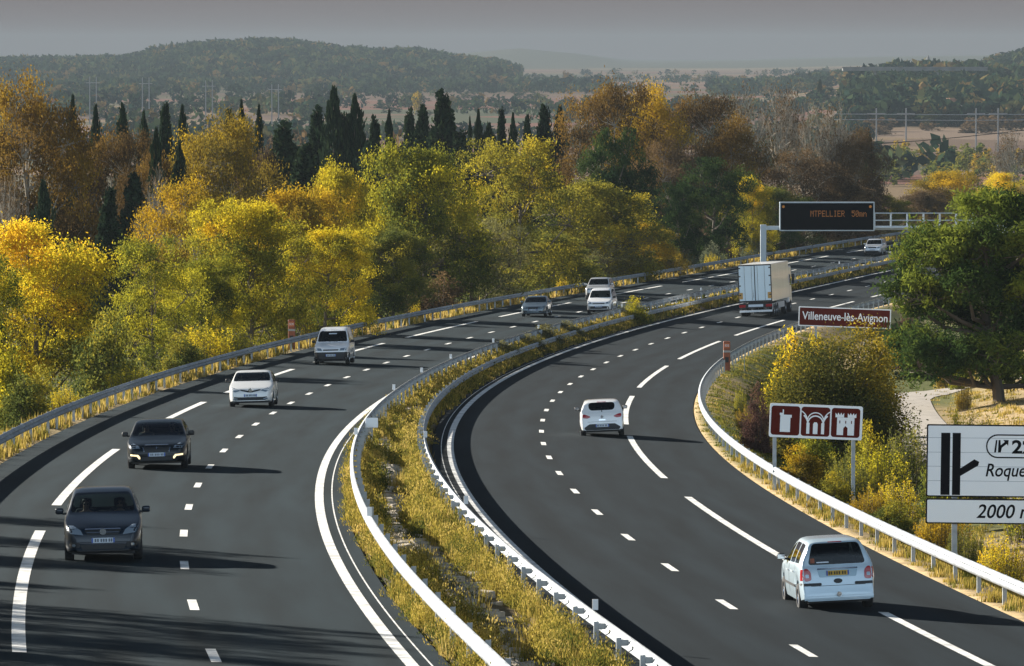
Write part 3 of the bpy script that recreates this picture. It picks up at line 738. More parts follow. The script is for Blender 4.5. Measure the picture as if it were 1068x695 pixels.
def bush_mesh(seed, ncl=150, per=60, leaf=.02, hgrad=.3):
    rnd = np.random.default_rng(seed); mb = MB()
    d = rnd.normal(size=(ncl, 3)); d /= np.linalg.norm(d, axis=1)[:, None]; d[:, 2] = np.abs(d[:, 2]) * 1.1 - .12
    rr = rnd.uniform(.45, 1.0, ncl) * (1 + .16 * np.sin(d[:, 0] * 5 + seed) * np.cos(d[:, 1] * 4))
    P = np.stack([d[:, 0] * .44 * rr, d[:, 1] * .44 * rr, np.clip(.08 + d[:, 2] * .86 * rr, .03, .97)], -1)
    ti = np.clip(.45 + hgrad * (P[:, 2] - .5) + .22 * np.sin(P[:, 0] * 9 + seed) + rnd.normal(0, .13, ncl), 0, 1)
    k = np.repeat(np.arange(ncl), per); C = P[k] + rnd.normal(0, .05, (len(k), 3)); C[:, 2] = np.maximum(C[:, 2], 0)
    V, Fq, T = quads(C, leaf * rnd.uniform(.6, 1.25, len(k)), np.clip(ti[k] + rnd.normal(0, .1, len(k)), 0, 1), rnd)
    for i in range(0, ncl, 3):
        q = P[i]; mb.tube([(q[0] * .1, q[1] * .1, -.05), (q[0] * .5, q[1] * .5, q[2] * .55), q * 1.04], [.008, .006, .002], 3, cap=False)
    return mesh_np('foliage', V, Fq, {'tint': ('FLOAT', T)}), mb.mesh('stems')

def weed_mesh(seed, n=110, leaf=.03):
    """tall open shrub of upright shoots"""
    rnd = np.random.default_rng(seed); mb = MB(); C = []; TI = []
    for i in range(n):
        a = rnd.uniform(0, 2 * np.pi); r = np.sqrt(rnd.uniform(0, 1)) * .34; h = rnd.uniform(.5, 1.0) * (1 - .5 * (r / .4) ** 2)
        b = np.array([np.cos(a) * r, np.sin(a) * r, 0]); e = b * 1.35 + np.array([0, 0, h]) + rnd.normal(0, .03, 3)
        mb.tube([b - np.array([0, 0, .05]), (b + e) / 2, e], [.006, .004, .001], 3, cap=False)
        m = 70; t = rnd.uniform(.12, 1, m)[:, None]; C.append(b + (e - b) * t + rnd.normal(0, .028, (m, 3)) * (1.1 - t * .6)); TI.append(np.clip(rnd.normal(.3, .14) + .45 * t[:, 0], 0, 1))
    C = np.concatenate(C); C[:, 2] = np.maximum(C[:, 2], 0); TI = np.concatenate(TI)
    V, Fq, T = quads(C, leaf * .5 * rnd.uniform(.6, 1.3, len(C)), TI, rnd)
    return mesh_np('foliage', V, Fq, {'tint': ('FLOAT', T)}), mb.mesh('stems')

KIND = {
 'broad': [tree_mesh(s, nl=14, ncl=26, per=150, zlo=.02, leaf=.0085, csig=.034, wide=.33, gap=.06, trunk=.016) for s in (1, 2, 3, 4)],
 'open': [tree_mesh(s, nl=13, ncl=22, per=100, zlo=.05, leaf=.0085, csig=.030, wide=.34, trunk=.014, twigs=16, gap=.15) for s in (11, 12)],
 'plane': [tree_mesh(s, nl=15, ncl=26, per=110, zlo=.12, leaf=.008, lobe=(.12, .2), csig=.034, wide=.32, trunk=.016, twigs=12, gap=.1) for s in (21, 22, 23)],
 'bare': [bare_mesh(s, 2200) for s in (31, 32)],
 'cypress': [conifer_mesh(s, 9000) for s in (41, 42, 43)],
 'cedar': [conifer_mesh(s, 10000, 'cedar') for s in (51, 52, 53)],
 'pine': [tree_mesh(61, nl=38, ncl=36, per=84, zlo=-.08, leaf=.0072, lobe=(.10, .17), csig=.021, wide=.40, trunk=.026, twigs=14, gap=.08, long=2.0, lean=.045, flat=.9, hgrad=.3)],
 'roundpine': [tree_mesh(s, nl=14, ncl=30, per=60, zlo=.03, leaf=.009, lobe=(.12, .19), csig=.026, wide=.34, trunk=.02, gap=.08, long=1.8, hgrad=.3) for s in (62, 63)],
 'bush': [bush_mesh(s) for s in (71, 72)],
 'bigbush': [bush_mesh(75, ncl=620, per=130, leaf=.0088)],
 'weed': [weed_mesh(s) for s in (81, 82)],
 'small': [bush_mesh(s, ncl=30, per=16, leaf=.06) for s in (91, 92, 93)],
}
def plant(kind, mat, x, y, w, h, label, cat='tree', group=None, var=0, name='tree', rz=None, z=None, bark='bark', sink=.0):
    ks = KIND[kind]; mc, mt = ks[var % len(ks)]
    root = empty(name, (x, y, (gz(x, y) if z is None else z) - sink), random.uniform(0, 6.28) if rz is None else rz, label, cat, group)
    root.scale = (w, w, h)
    for me, nm, m in ((mt, mt.name.split('.')[0], M[bark]), (mc, mc.name.split('.')[0], LM[mat])):
        if len(me.materials) == 0: me.materials.append(m)
        o = bpy.data.objects.new(nm, me); col.objects.link(o); o.parent = root
        o.material_slots[0].link = 'OBJECT'; o.material_slots[0].material = m
    return root
def stand(kind, mat, u, vtop, wpx, Y, label, cat='tree', group=None, name='tree', bark='bark', var=None, hmin=1.0, rz=None, wm=1.0):
    hw_ = .36 * wpx / F
    for _ in range(60):                      # keep clear of the guardrails
        p = at(u, vtop, Y); e_ = edges(Y); d_ = (e_[0] - p.x) if u < 700 or p.x < e_[0] else (p.x - e_[3])
        if d_ > .55 + hw_ * Y or Y > 800: break
        Y += 2 if p.x < e_[0] + 6 or p.x > e_[3] - 6 else 2
    p = at(u, vtop, Y); z = gz(p.x, p.y); h = max(p.z - z, hmin); k = F / Y
    return plant(kind, mat, p.x, p.y, wpx / k * wm, h, label, cat, group, random.randrange(9) if var is None else var, name, rz, None, bark)

GL = 'autumn trees behind the left guardrail'
T = [
 # front row along the left shoulder
 ('broad', 'gold', 38, 226, 178, 292, 'broad golden tree at the far left edge, its crown reaching the guardrail', 'golden_tree'),
 ('broad', 'lime', -40, 262, 120, 270, 'olive green tree cut off by the left edge of the photo', 'green_tree'),
 ('open', 'lime', 160, 240, 118, 318, 'loose yellow green tree with pale twigs, right of the broad golden tree', 'thin_tree'),
 ('broad', 'gold', 262, 203, 128, 352, 'tall bright golden tree standing behind the white van', 'golden_tree'),
 ('broad', 'lime', 212, 262, 92, 330, 'yellow green tree leaning over the tall shrub left of the orange call box', 'green_tree'),
 ('broad', 'gold', 338, 232, 104, 366, 'rounded golden tree over the guardrail just right of the white van', 'golden_tree'),
 ('broad', 'amber', 300, 190, 120, 410, 'dull amber tree rising behind the bright golden ones, below the dark conifers', 'amber_tree'),
 ('broad', 'gold', 352, 167, 92, 440, 'golden rounded tree directly below the tallest dark cypresses', 'golden_tree'),
 ('broad', 'lime', 440, 145, 142, 448, 'large rounded yellow green tree in the middle of the left bank', 'green_tree'),
 ('open', 'goldolive', 540, 138, 150, 470, 'golden olive tree with a forked trunk showing through its crown', 'amber_tree'),
 ('broad', 'goldolive', 622, 182, 150, 478, 'wide golden orange tree at the right end of the yellow row', 'golden_tree'),
 ('broad', 'olive', 410, 232, 96, 392, 'olive tree low behind the guardrail, right of the rounded golden tree', 'olive_tree'),
 ('open', 'grey', 492, 222, 132, 415, 'greyish half bare tree standing over the guardrail before the dark sedan', 'grey_tree'),
 ('broad', 'olive', 572, 236, 104, 442, 'dark olive bushy tree above the dark sedan', 'olive_tree'),
 ('open', 'grey', 635, 236, 96, 470, 'greyish olive tree above the two white cars driving together', 'grey_tree'),
 ('broad', 'amber', 672, 226, 74, 508, 'small amber tree between the golden orange tree and the green pines', 'amber_tree'),
 ('roundpine', 'darkpine', 642, 136, 92, 560, 'round dark green pine standing before the brown plane trees', 'pine_tree'),
 ('roundpine', 'darkpine', 742, 166, 92, 560, 'bushy green pine left of the overhead display', 'pine_tree'),
 ('roundpine', 'darkpine', 706, 192, 66, 545, 'smaller green pine left of the bushy pine', 'pine_tree'),
 ('broad', 'gold', 784, 178, 52, 590, 'small yellow tree between the bushy green pine and the overhead display', 'golden_tree'),
 ('roundpine', 'darkpine', 800, 214, 56, 575, 'low green pine behind the gantry post', 'pine_tree'),
 # second row, brown
 ('plane', 'brown', 30, 76, 150, 470, 'tallest brown plane tree at the left edge, with pale trunk', 'plane_tree'),
 ('plane', 'brown', -40, 92, 120, 480, 'brown plane tree half outside the left edge', 'plane_tree'),
 ('plane', 'brown', 118, 130, 92, 500, 'brown tree between the tallest plane tree and the rounded orange brown one', 'plane_tree'),
 ('plane', 'amber', 226, 114, 128, 510, 'rounded orange brown tree left of the dark conifers', 'plane_tree'),
 ('plane', 'brown', 160, 150, 80, 490, 'darker brown tree low between two brown ones, beside a dark cypress', 'plane_tree'),
 ('bare', 'dull', 175, 168, 92, 440, 'bare pale branched tree above the yellow row on the left', 'bare_tree'),
 ('bare', 'dull', 8, 165, 70, 420, 'pale trunked bare tree under the tallest plane tree', 'bare_tree'),
 ('plane', 'amber', 205, 182, 130, 405, 'yellowish brown tree rising between the bare tree and the tall golden one', 'amber_tree'),
 ('broad', 'dull', 268, 152, 70, 520, 'dusky brown tree in the shade of the dark conifers', 'brown_tree'),
 # big grove on the right of centre
 ('plane', 'brown', 638, 80, 104, 640, 'leftmost big brown plane tree in the tall grove', 'plane_tree'),
 ('plane', 'amber', 672, 84, 92, 655, 'orange topped plane tree in the tall grove', 'plane_tree'),
 ('plane', 'brown', 722, 92, 96, 660, 'brown plane tree at the middle of the tall grove', 'plane_tree'),
 ('plane', 'dull', 700, 140, 90, 630, 'dull brown tree low in front of the tall grove, right of the round pine', 'brown_tree'),
 ('plane', 'brown', 762, 116, 84, 650, 'dark brown tree in front of the bare pale trees', 'plane_tree'),
 ('bare', 'dull', 776, 82, 96, 690, 'leftmost of the tall bare pale trees beside the brown grove', 'bare_tree'),
 ('bare', 'dull', 818, 76, 104, 690, 'tallest bare pale tree, right of the brown grove', 'bare_tree'),
 ('bare', 'dull', 858, 96, 90, 680, 'bare pale tree above the right half of the overhead display', 'bare_tree'),
 ('plane', 'dull', 838, 150, 110, 660, 'brown thicket tree straight above the overhead display', 'brown_tree'),
 ('plane', 'dull', 890, 128, 76, 680, 'rightmost brown tree of the grove, above the gantry walkway', 'brown_tree'),
 ('broad', 'olive', 812, 188, 88, 640, 'olive brown tree behind the left end of the overhead display', 'olive_tree'),
 ('broad', 'dull', 880, 184, 90, 640, 'dark brown bushy tree behind the right end of the overhead display', 'brown_tree'),
 ('broad', 'olive', 925, 196, 60, 660, 'dark olive tree behind the gantry walkway', 'olive_tree'),
 ('broad', 'dull', 760, 190, 80, 620, 'brown bushy tree behind the green pines', 'brown_tree'),
 # right, beyond the pine
 ('broad', 'amber', 985, 172, 76, 820, 'amber tree in the field edge beyond the big pine', 'amber_tree'),
 ('broad', 'gold', 1046, 174, 54, 760, 'bright yellow tree at the right edge, above the big pine', 'golden_tree'),
 ('bare', 'dull', 1052, 128, 70, 860, 'bare brown tree at the right edge, behind the bright yellow tree', 'bare_tree'),
 ('broad', 'dull', 962, 192, 60, 780, 'brownish bushy tree left above the big pine', 'brown_tree'),
 ('broad', 'olive', 1020, 196, 56, 770, 'olive tree peeping over the big pine', 'olive_tree'),
]
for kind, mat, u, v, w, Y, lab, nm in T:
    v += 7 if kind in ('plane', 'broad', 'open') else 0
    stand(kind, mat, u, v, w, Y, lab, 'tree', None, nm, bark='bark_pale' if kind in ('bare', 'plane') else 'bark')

# dark conifers behind the yellow row
CF = [('cypress', 62, 150, 22, 500, 'dark cypress in front of the tallest plane tree'), ('cypress', 78, 158, 20, 505, 'second dark cypress, touching the one before the tallest plane tree'),
 ('cypress', 163, 136, 24, 480, 'narrow dark cypress standing before the brown trees left of the orange brown one'), ('cypress', 187, 150, 26, 485, 'broad dark cypress left under the rounded orange brown tree'),
 ('cedar', 114, 196, 44, 440, 'green fir below the brown tree on the left'), ('cedar', 172, 108, 34, 560, 'dark cedar top over the brown trees on the left'),
 ('cypress', 100, 112, 22, 580, 'dark cypress top between the tallest plane tree and the next brown one'), ('cypress', 76, 102, 24, 590, 'leftmost dark cypress top against the far valley'),
 ('cypress', 252, 106, 18, 600, 'slim dark cypress top above the rounded orange brown tree'), ('cypress', 270, 112, 18, 600, 'dark cypress top right of the slim one above the orange brown tree'),
 ('cedar', 296, 128, 66, 560, 'broad dark conifer left of the two tallest cypresses'), ('cypress', 348, 93, 38, 590, 'tallest dark cypress, left one of the tall pair'),
 ('cypress', 370, 101, 34, 590, 'second of the two tallest dark cypresses'), ('cedar', 331, 112, 44, 600, 'dark conifer close left of the tallest cypress'),
 ('cedar', 391, 122, 34, 600, 'dark conifer just right of the tall pair'), ('cypress', 406, 117, 20, 600, 'pointed dark cypress before the pale field'),
 ('cedar', 462, 94, 54, 630, 'dark cedar with layered boughs and a thin tip'), ('cedar', 441, 110, 40, 640, 'dark conifer left of the layered cedar'), ('cedar', 427, 114, 34, 650, 'greyish conifer further left of the layered cedar'),
 ('cypress', 499, 116, 18, 640, 'thin young cypress right of the layered cedar'), ('cypress', 490, 124, 12, 640, 'smallest dark cypress right of the layered cedar'),
 ('cedar', 523, 114, 26, 650, 'pointed dark fir above the forked golden tree'), ('cypress', 535, 120, 18, 650, 'shorter cypress beside the pointed fir above the forked golden tree'),
 ('cedar', 550, 120, 24, 650, 'small dark fir left of the broad dark fir'), ('cedar', 568, 109, 40, 650, 'broad dark fir left of the tall brown grove'), ('cypress', 584, 112, 24, 650, 'dark cypress touching the broad dark fir by the brown grove'),
 ('cypress', 906, 136, 14, 700, 'dark cypress at the right end of the brown grove'), ('cedar', 884, 150, 34, 690, 'dark fir in front of the right end of the brown grove'),
 ('cedar', 128, 108, 30, 575, 'dark conifer top left of the cedar over the brown trees'), ('cypress', 190, 112, 22, 585, 'dark cypress top right of the cedar over the brown trees'), ('cypress', 150, 118, 20, 580, 'small dark cypress top touching the left side of the cedar over the brown trees'), ('cedar', 240, 116, 40, 590, 'dark conifer top behind the rounded orange brown tree'), ('cedar', 358, 118, 56, 595, 'dark conifer filling the gap in the tall cypress pair'), ('cedar', 318, 150, 70, 540, 'wide dark conifer low between the orange brown tree and the tall cypress pair'), ('cedar', 385, 150, 60, 580, 'dark conifer under the two tallest cypresses'), ('cedar', 436, 140, 60, 620, 'dark conifer low at the left foot of the layered cedar'), ('cedar', 480, 138, 54, 620, 'dark conifer at the right foot of the layered cedar'), ('cedar', 280, 160, 60, 520, 'dark conifer behind the right side of the orange brown tree'), ('cedar', 140, 180, 50, 470, 'dark conifer low between the brown trees on the left'), ('cypress', 45, 190, 30, 450, 'dark green cypress under the tallest plane tree'), ('cypress', 510, 130, 30, 640, 'dark conifer between the layered cedar and the pointed cypress'), ('cypress', 716, 206, 20, 600, 'dark narrow cypress between the two green pines')]
for kind, u, v, w, Y, lab in CF:
    stand(kind, 'conifer', u, v, w, Y, lab, 'conifer', None, 'cypress_tree' if kind == 'cypress' else 'conifer_tree', wm=2.3 if kind == 'cypress' else 1.7)

# shrubs along the left rail
SH = [('weed', 'gold', 216, 330, 74, 296, 'bright yellow shrub pressing against the left guardrail, left of the orange call box'), ('weed', 'lime', 245, 336, 44, 300, 'yellow green shrub between the bright yellow shrub and the orange call box'),
 ('weed', 'lime', 137, 376, 64, 258, 'yellow green shrub over the guardrail above the dark car'), ('weed', 'gold', 171, 382, 30, 266, 'small yellow weed right of the shrub above the dark car'),
 ('weed', 'gold', 68, 398, 40, 226, 'yellow orange weed at the rail near the left edge'), ('bush', 'olive', 32, 378, 80, 232, 'grey green shrub at the left edge behind the rail'),
 ('bush', 'olive', 112, 318, 84, 282, 'dark green shrub in the gap between the two nearest left trees'), ('bush', 'olive', 190, 345, 60, 300, 'shaded dark shrub under the loose yellow green tree'),
 ('bush', 'lime', 5, 340, 70, 262, 'green shrub under the broad golden tree at the left edge'), ('weed', 'gold', 433, 304, 14, 425, 'yellow tuft standing above the rail in front of the grey half bare tree'),
 ('weed', 'amber', 372, 318, 26, 400, 'amber weed above the rail right of the white van'), ('bush', 'olive', 348, 300, 70, 400, 'dark shrub under the rounded golden tree'),
 ('bush', 'dull', 460, 285, 90, 440, 'brown thicket under the grey half bare tree'), ('bush', 'olive', 535, 280, 86, 462, 'dark thicket above the dark sedan, below the olive tree'),
 ('bush', 'olive', 605, 262, 80, 488, 'dark green thicket above the pair of white cars'), ('weed', 'gold', 586, 285, 18, 478, 'amber weed behind the rail left of the pair of white cars'),
 ('weed', 'lime', 662, 272, 40, 520, 'yellow green grass clump by the rail right of the pair of white cars'), ('bush', 'silver', 716, 258, 36, 545, 'silvery bush above the rail left of the truck'),
 ('bush', 'silver', 742, 252, 34, 552, 'second silvery bush, behind the truck roof'), ('weed', 'gold', 742, 262, 18, 546, 'yellow grass plume before the second silvery bush'), ('bush', 'silver', 788, 242, 42, 575, 'grey green bush left of the gantry post'),
 ('bush', 'dull', 822, 238, 50, 610, 'brown shrub under the left part of the overhead display'), ('weed', 'gold', 868, 250, 46, 622, 'golden reed clump under the overhead display'),
 ('bush', 'dull', 905, 236, 44, 640, 'reddish brown shrub under the gantry walkway'), ('weed', 'gold', 822, 260, 30, 600, 'low golden reeds beside the gantry post'), ('bush', 'olive', 690, 240, 60, 540, 'dark bush under the small amber tree')]
for kind, mat, u, v, w, Y, lab in SH:
    stand(kind, mat, u, v, w, Y, lab, 'shrub', None, 'shrub', hmin=.8)

# trees just outside the left edge whose long shadows cross the near lanes
for x, y, w, h in ((-20.5, 142, 3.2, 9.0), (-22, 150, 3.6, 10.4), (-24.5, 137, 3, 10.8), (-21, 131, 2.6, 8.2), (-24, 160, 4.4, 9.6), (-27, 146, 4, 12), (-29, 172, 5, 10), (-26, 125, 3, 10), (-23, 120, 3, 9.4), (-20, 116, 3.4, 11.5), (-22.5, 112, 4, 12.5), (-19.5, 124, 3, 10.5), (-25, 118, 5, 13.5), (-20.5, 107, 3.4, 11.5), (-28, 128, 5, 15), (-22, 129, 3, 12), (-21.5, 120.5, 2.6, 12)):
    plant('open', 'lime', x, y, w * 1.15, h - .8, 'yellow green tree beside the near left shoulder, outside the photo', 'tree', 'trees beside the near left shoulder', name='thin_tree', var=random.randrange(4))

# right-hand side
pr = stand('pine', 'pine', 1034, 203, 214, 303, 'big green pine with leaning trunk on the right bank beside the track', 'tree', None, 'pine_tree', rz=.0, var=0)
stand('bigbush', 'bramble', 872, 336, 188, 240, 'large yellow and dark green bush behind the brown pictogram sign', 'bush', None, 'bush', rz=.6)
stand('bush', 'gold', 824, 346, 76, 249, 'bright yellow bush at the left side of the large bush', 'bush', None, 'bush')
stand('bush', 'goldolive', 842, 343, 60, 262, 'golden bush directly below the long brown place name sign', 'bush', None, 'bush')
stand('bush', 'bramble', 912, 345, 60, 268, 'brownish bush under the right end of the place name sign', 'bush', None, 'bush')
RS = [('bush', 'purple', 790, 400, 40, 236, 'reddish twiggy shrub at the foot of the bright yellow bush'), ('bush', 'purple', 948, 318, 40, 372, 'reddish twiggy shrub right of the place name sign'),
 ('bush', 'conifer', 965, 322, 90, 352, 'dark shaded thicket behind the big pine'), ('bush', 'conifer', 1035, 330, 90, 356, 'dark thicket right behind the trunk of the big pine'),
 ('weed', 'lime', 918, 446, 74, 204, 'olive shrub between the two roadside signs'), ('weed', 'olive', 948, 430, 64, 215, 'tall olive shrub left of the white exit sign'), ('weed', 'gold', 930, 490, 76, 184, 'yellowing shrub behind the rail left of the white exit sign'),
 ('weed', 'olive', 884, 462, 58, 197, 'dark olive shrub under the right post of the pictogram sign'), ('bush', 'amber', 836, 462, 62, 204, 'brownish yellow bush under the pictogram sign'), ('weed', 'amber', 905, 505, 54, 183, 'straw coloured weed behind the rail, before the yellowing shrub'),
 ('weed', 'gold', 1046, 548, 62, 156, 'bright yellow shrub under the white exit sign'), ('weed', 'amber', 985, 520, 70, 172, 'straw coloured shrub behind the left post of the white exit sign'), ('weed', 'olive', 1008, 540, 50, 163, 'olive weed between the posts of the white exit sign'),
 ('weed', 'lime', 1012, 420, 70, 236, 'green weed behind the top of the white exit sign'), ('weed', 'amber', 1060, 424, 40, 230, 'dry weed on the sandy bank at the right edge'),
 ('weed', 'lime', 1080, 500, 90, 184, 'olive shrub behind the white exit sign, at the right edge'), ('weed', 'gold', 1110, 560, 60, 156, 'yellow shrub outside the right edge'), ('bush', 'lime', 850, 432, 60, 216, 'green bush rising over the pictogram sign'),
 ('weed', 'amber', 778, 420, 26, 262, 'dry weed on the grass slope behind the bend'), ('weed', 'lime', 772, 400, 16, 278, 'small green weed on the grass slope near the orange call box'), ('bush', 'lime', 1000, 372, 26, 330, 'low green bush beside the far bend of the track'),
 ('weed', 'amber', 985, 362, 20, 336, 'dry grass clump where the track bends'), ('bush', 'lime', 985, 448, 60, 200, 'yellow green thicket touching the left edge of the white exit sign'), ('bush', 'goldolive', 905, 440, 70, 214, 'golden thicket right of the pictogram sign'), ('bush', 'olive', 930, 520, 60, 176, 'low olive thicket behind the rail before the exit sign'), ('bush', 'goldolive', 870, 492, 50, 194, 'low golden thicket between the posts of the pictogram sign'), ('bush', 'goldolive', 1030, 452, 70, 200, 'golden thicket hidden behind the white exit sign'), ('bush', 'goldolive', 1090, 470, 80, 195, 'golden thicket right behind the exit sign, at the frame edge'), ('weed', 'amber', 1005, 398, 22, 300, 'dry weed at the foot of the big pine')]
for kind, mat, u, v, w, Y, lab in RS:
    stand(kind, mat, u, v, w, Y, lab, 'shrub', None, 'shrub', hmin=.5)
p = rpt('R', 395, -5.5); q = rpt('L', 420, 5.3)
plant('bush', 'lime', q[0], q[1], 2.6, 1.9, 'green shrub growing in the median beside the dark sedan', 'shrub', name='shrub', var=0)
for y, t, w, h in ((365, .35, 3.2, 1.1), (380, .4, 2.6, 1.0), (352, .45, 2.4, .9), (335, .3, 2.2, .9)):
    b, c = edges(y)[1:3]; x = b + (c - b) * t
    plant('bush', 'grey', x, y, w, h, 'dark brownish low shrub in the narrow part of the median', 'shrub', 'dark low shrubs in the median', name='shrub')

# ------------------------------------------------------------------ far valley
def far_tree(u, vb, h, w, mat, lab, grp, nm='tree'):
    # stand on the ground seen at row vb
    Ys = np.geomspace(900, 9500, 900); P = [at(u, vb, Y) for Y in Ys]
    zz = terrain(np.array([p.x for p in P]), Ys); dz = np.array([p.z for p in P]) - zz
    i = int(np.argmax(dz < 0)) if (dz < 0).any() else len(Ys) - 1
    Y = Ys[i]; k = F / Y; x = P[i].x
    plant('small', mat, x, Y, w / k, h / k, lab, 'tree', grp, random.randrange(3), nm, z=float(zz[i]))
far = []
def scatter(n, u0, u1, v0, v1, hm, wm, mat, lab, grp, nm):
    for i in range(n):
        v = random.uniform(v0, v1); s = random.uniform(.7, 1.3) 
        far_tree(random.uniform(u0, u1), v, hm * s, wm * s * random.uniform(.8, 1.5), mat, lab, grp, nm)
scatter(26, 0, 330, 94, 128, 13, 17, 'forest', 'dark hazy tree on the valley floor below the wooded hill, left', 'far trees below the wooded hill', 'far_tree')
scatter(14, 30, 330, 90, 120, 11, 15, 'dull', 'pale brown hazy tree on the valley floor below the wooded hill, left', 'pale far trees below the wooded hill', 'far_tree')
scatter(16, 400, 620, 98, 122, 7, 20, 'forest', 'low dark hazy tree among the pale fields at the centre', 'far trees among the centre fields', 'far_tree')
scatter(12, 560, 760, 78, 92, 7, 12, 'forest', 'tiny hazy tree at the far end of the centre fields', 'tiny far trees', 'far_tree')
scatter(14, 780, 900, 84, 104, 9, 15, 'forest', 'hazy tree among the brown fields right of the grove', 'far trees right of the grove', 'far_tree')
scatter(20, 900, 1068, 168, 196, 24, 26, 'olive', 'olive green tree in the hedge between the right-hand fields', 'hedge trees between the right-hand fields', 'hedge_tree')
scatter(12, 900, 1068, 168, 194, 22, 24, 'amber', 'yellowing tree in the hedge between the right-hand fields', 'yellowing hedge trees on the right', 'hedge_tree')
scatter(12, 900, 1068, 132, 146, 15, 30, 'dull', 'rounded brownish tree beside the railway on the right', 'brownish trees beside the railway', 'hedge_tree')
for u, vb, h, lab in ((236 * 0 + 437 * 0 + 855, 96, 14, 'tiny cypress in the brown field right of the grove'), (1018, 100, 18, 'left one of the far cypress pair on the right slope'), (1040, 104, 22, 'right one of the far cypress pair on the right slope')):
    p = at(u, vb, 3000); plant('cypress', 'conifer', p.x, 3000, 4.2, h / 2.1, lab, 'conifer', name='cypress_tree', z=p.z)
def put_far(u, vtop, w, Y, mat, lab, kind='small'):
    p = at(u, vtop, Y); z = gz(p.x, Y); plant(kind, mat, p.x, Y, w * Y / F, max(p.z - z, 2), lab, 'tree', name='far_tree', z=z)
put_far(163, 44, 16, 5300, 'forest', 'round tree standing proud on the left shoulder of the wooded hill')
put_far(436, 90, 16, 3300, 'amber', 'pale yellow poplar in the field left of the layered cedar')
put_far(610, 88, 12, 2400, 'forest', 'dark hazy tree left behind the tall brown grove')
put_far(640, 77, 26, 2600, 'forest', 'large dark hazy tree rising behind the tall brown grove')
put_far(590, 70, 12, 5200, 'dull', 'grey bare tree alone in the far centre field')
put_far(300, 118, 60, 1500, 'dull', 'pale bare thicket between the orange brown tree and the dark conifers')
put_far(420, 120, 50, 1300, 'dull', 'greyish thicket behind the dark cypresses')

# woodland on the hills: reads as one mass
def forest():
    rnd = np.random.default_rng(99); C = []; S = []; TI = []
    def add(us, Ys, n, hh, per, leaf, cond=None):
        u = rnd.uniform(*us, n); Y = rnd.uniform(*Ys, n); x = (u - 534) / F * Y
        if cond is not None:
            k = cond(x, Y, u); x, Y, u = x[k], Y[k], u[k]
        z = terrain(x, Y); m = len(x); h = hh * rnd.uniform(.6, 1.35, m); ti = np.clip(rnd.normal(.42, .33, m), 0, 1)
        i = np.repeat(np.arange(m), per); d = rnd.normal(size=(len(i), 3)); d /= np.linalg.norm(d, axis=1)[:, None]
        r = rnd.uniform(.5, 1, len(i))[:, None]
        C.append(np.stack([x[i], Y[i], z[i] + h[i] * .55], -1) + d * r * np.stack([h[i] * .62, h[i] * .62, h[i] * .5], -1)); S.append(h[i] * leaf * rnd.uniform(.7, 1.3, len(i))); TI.append(np.clip(ti[i] + rnd.normal(0, .08, len(i)), 0, 1))
    on_hill = lambda x, Y, u: terrain(x, Y) > 16.5
    add((-520, 640), (4700, 6500), 10500, 11, 34, .2, on_hill)
    add((-520, 640), (4500, 5200), 1200, 9, 30, .22)
    gaps = lambda x, Y, u: (np.sin(x * .013 + 1) * np.sin(Y * .006 + x * .004) > -.35)
    thick = lambda x, Y, u: (np.sin(x * .021 + 2) + np.sin(Y * .0105 + x * .006) + np.sin(Y * .027 - x * .011) > .45)
    add((-200, 345), (1900, 4600), 2000, 9, 40, .2, thick)
    add((345, 900), (2000, 3600), 750, 6.5, 30, .22, lambda x, Y, u: np.sin(Y * .0062 + x * .0012) + .5 * np.sin(x * .017) > .75)
    add((345, 960), (2300, 7800), 9000, 6, 24, .24, lambda x, Y, u: (np.sin(Y * .0125 - .2 * np.sqrt(Y) + x * .0016) > .94) & (np.sin(x * .012 + Y * .004) > -.3))
    add((780, 1200), (1500, 2500), 260, 9, 40, .2, lambda x, Y, u: np.sin(Y * .02) + .4 * np.sin(x * .03) > .8)
    add((885, 1200), (2560, 3250), 1500, 10, 34, .22, gaps)
    add((890, 1020), (3150, 3330), 170, 7.5, 34, .2); add((890, 1030), (3375, 3600), 160, 11, 34, .2)
    add((900, 1200), (3300, 4000), 900, 9, 30, .22, gaps)
    add((740, 1300), (4000, 5200), 1800, 8, 26, .24, lambda x, Y, u: (u > 985) | (Y > 4300))
    C = np.concatenate(C); S = np.concatenate(S); TI = np.concatenate(TI)
    V, Fq, Tt = quads(C, S, TI, rnd)
    tag(link('hill_woodland', mesh_np('hill_woodland', V, Fq, {'tint': ('FLOAT', Tt)}), LM['forest']), 'hazy dark woodland covering the far hills', 'woodland', kind='stuff')
forest()
# undergrowth that closes the ground beneath the left-hand trees
def undergrowth():
    rnd = np.random.default_rng(5); n = 2600
    y = rnd.uniform(215, 760, n); a = edges(y)[0]; x = a - 3.5 - rnd.uniform(0, 34, n) ** 1.0
    z = terrain(x, y); h = rnd.uniform(.5, 1.7, n)
    per = 34; i = np.repeat(np.arange(n), per); d = rnd.normal(size=(len(i), 3)) * .5; d[:, 2] = np.abs(d[:, 2])
    C = np.stack([x[i], y[i], z[i]], -1) + d * np.stack([h[i] * 1.1, h[i] * 1.1, h[i]], -1)
    ti = np.clip(rnd.normal(.35, .2, n), 0, 1)
    V, Fq, Tt = quads(C, .085 * (y[i] / 300) * rnd.uniform(.6, 1.3, len(i)), np.clip(ti[i] + rnd.normal(0, .12, len(i)), 0, 1), rnd)
    tag(link('undergrowth', mesh_np('undergrowth', V, Fq, {'tint': ('FLOAT', Tt)}), LM['olive']), 'tangled dark undergrowth on the ground beneath the left-hand trees', 'undergrowth', kind='stuff')
undergrowth()

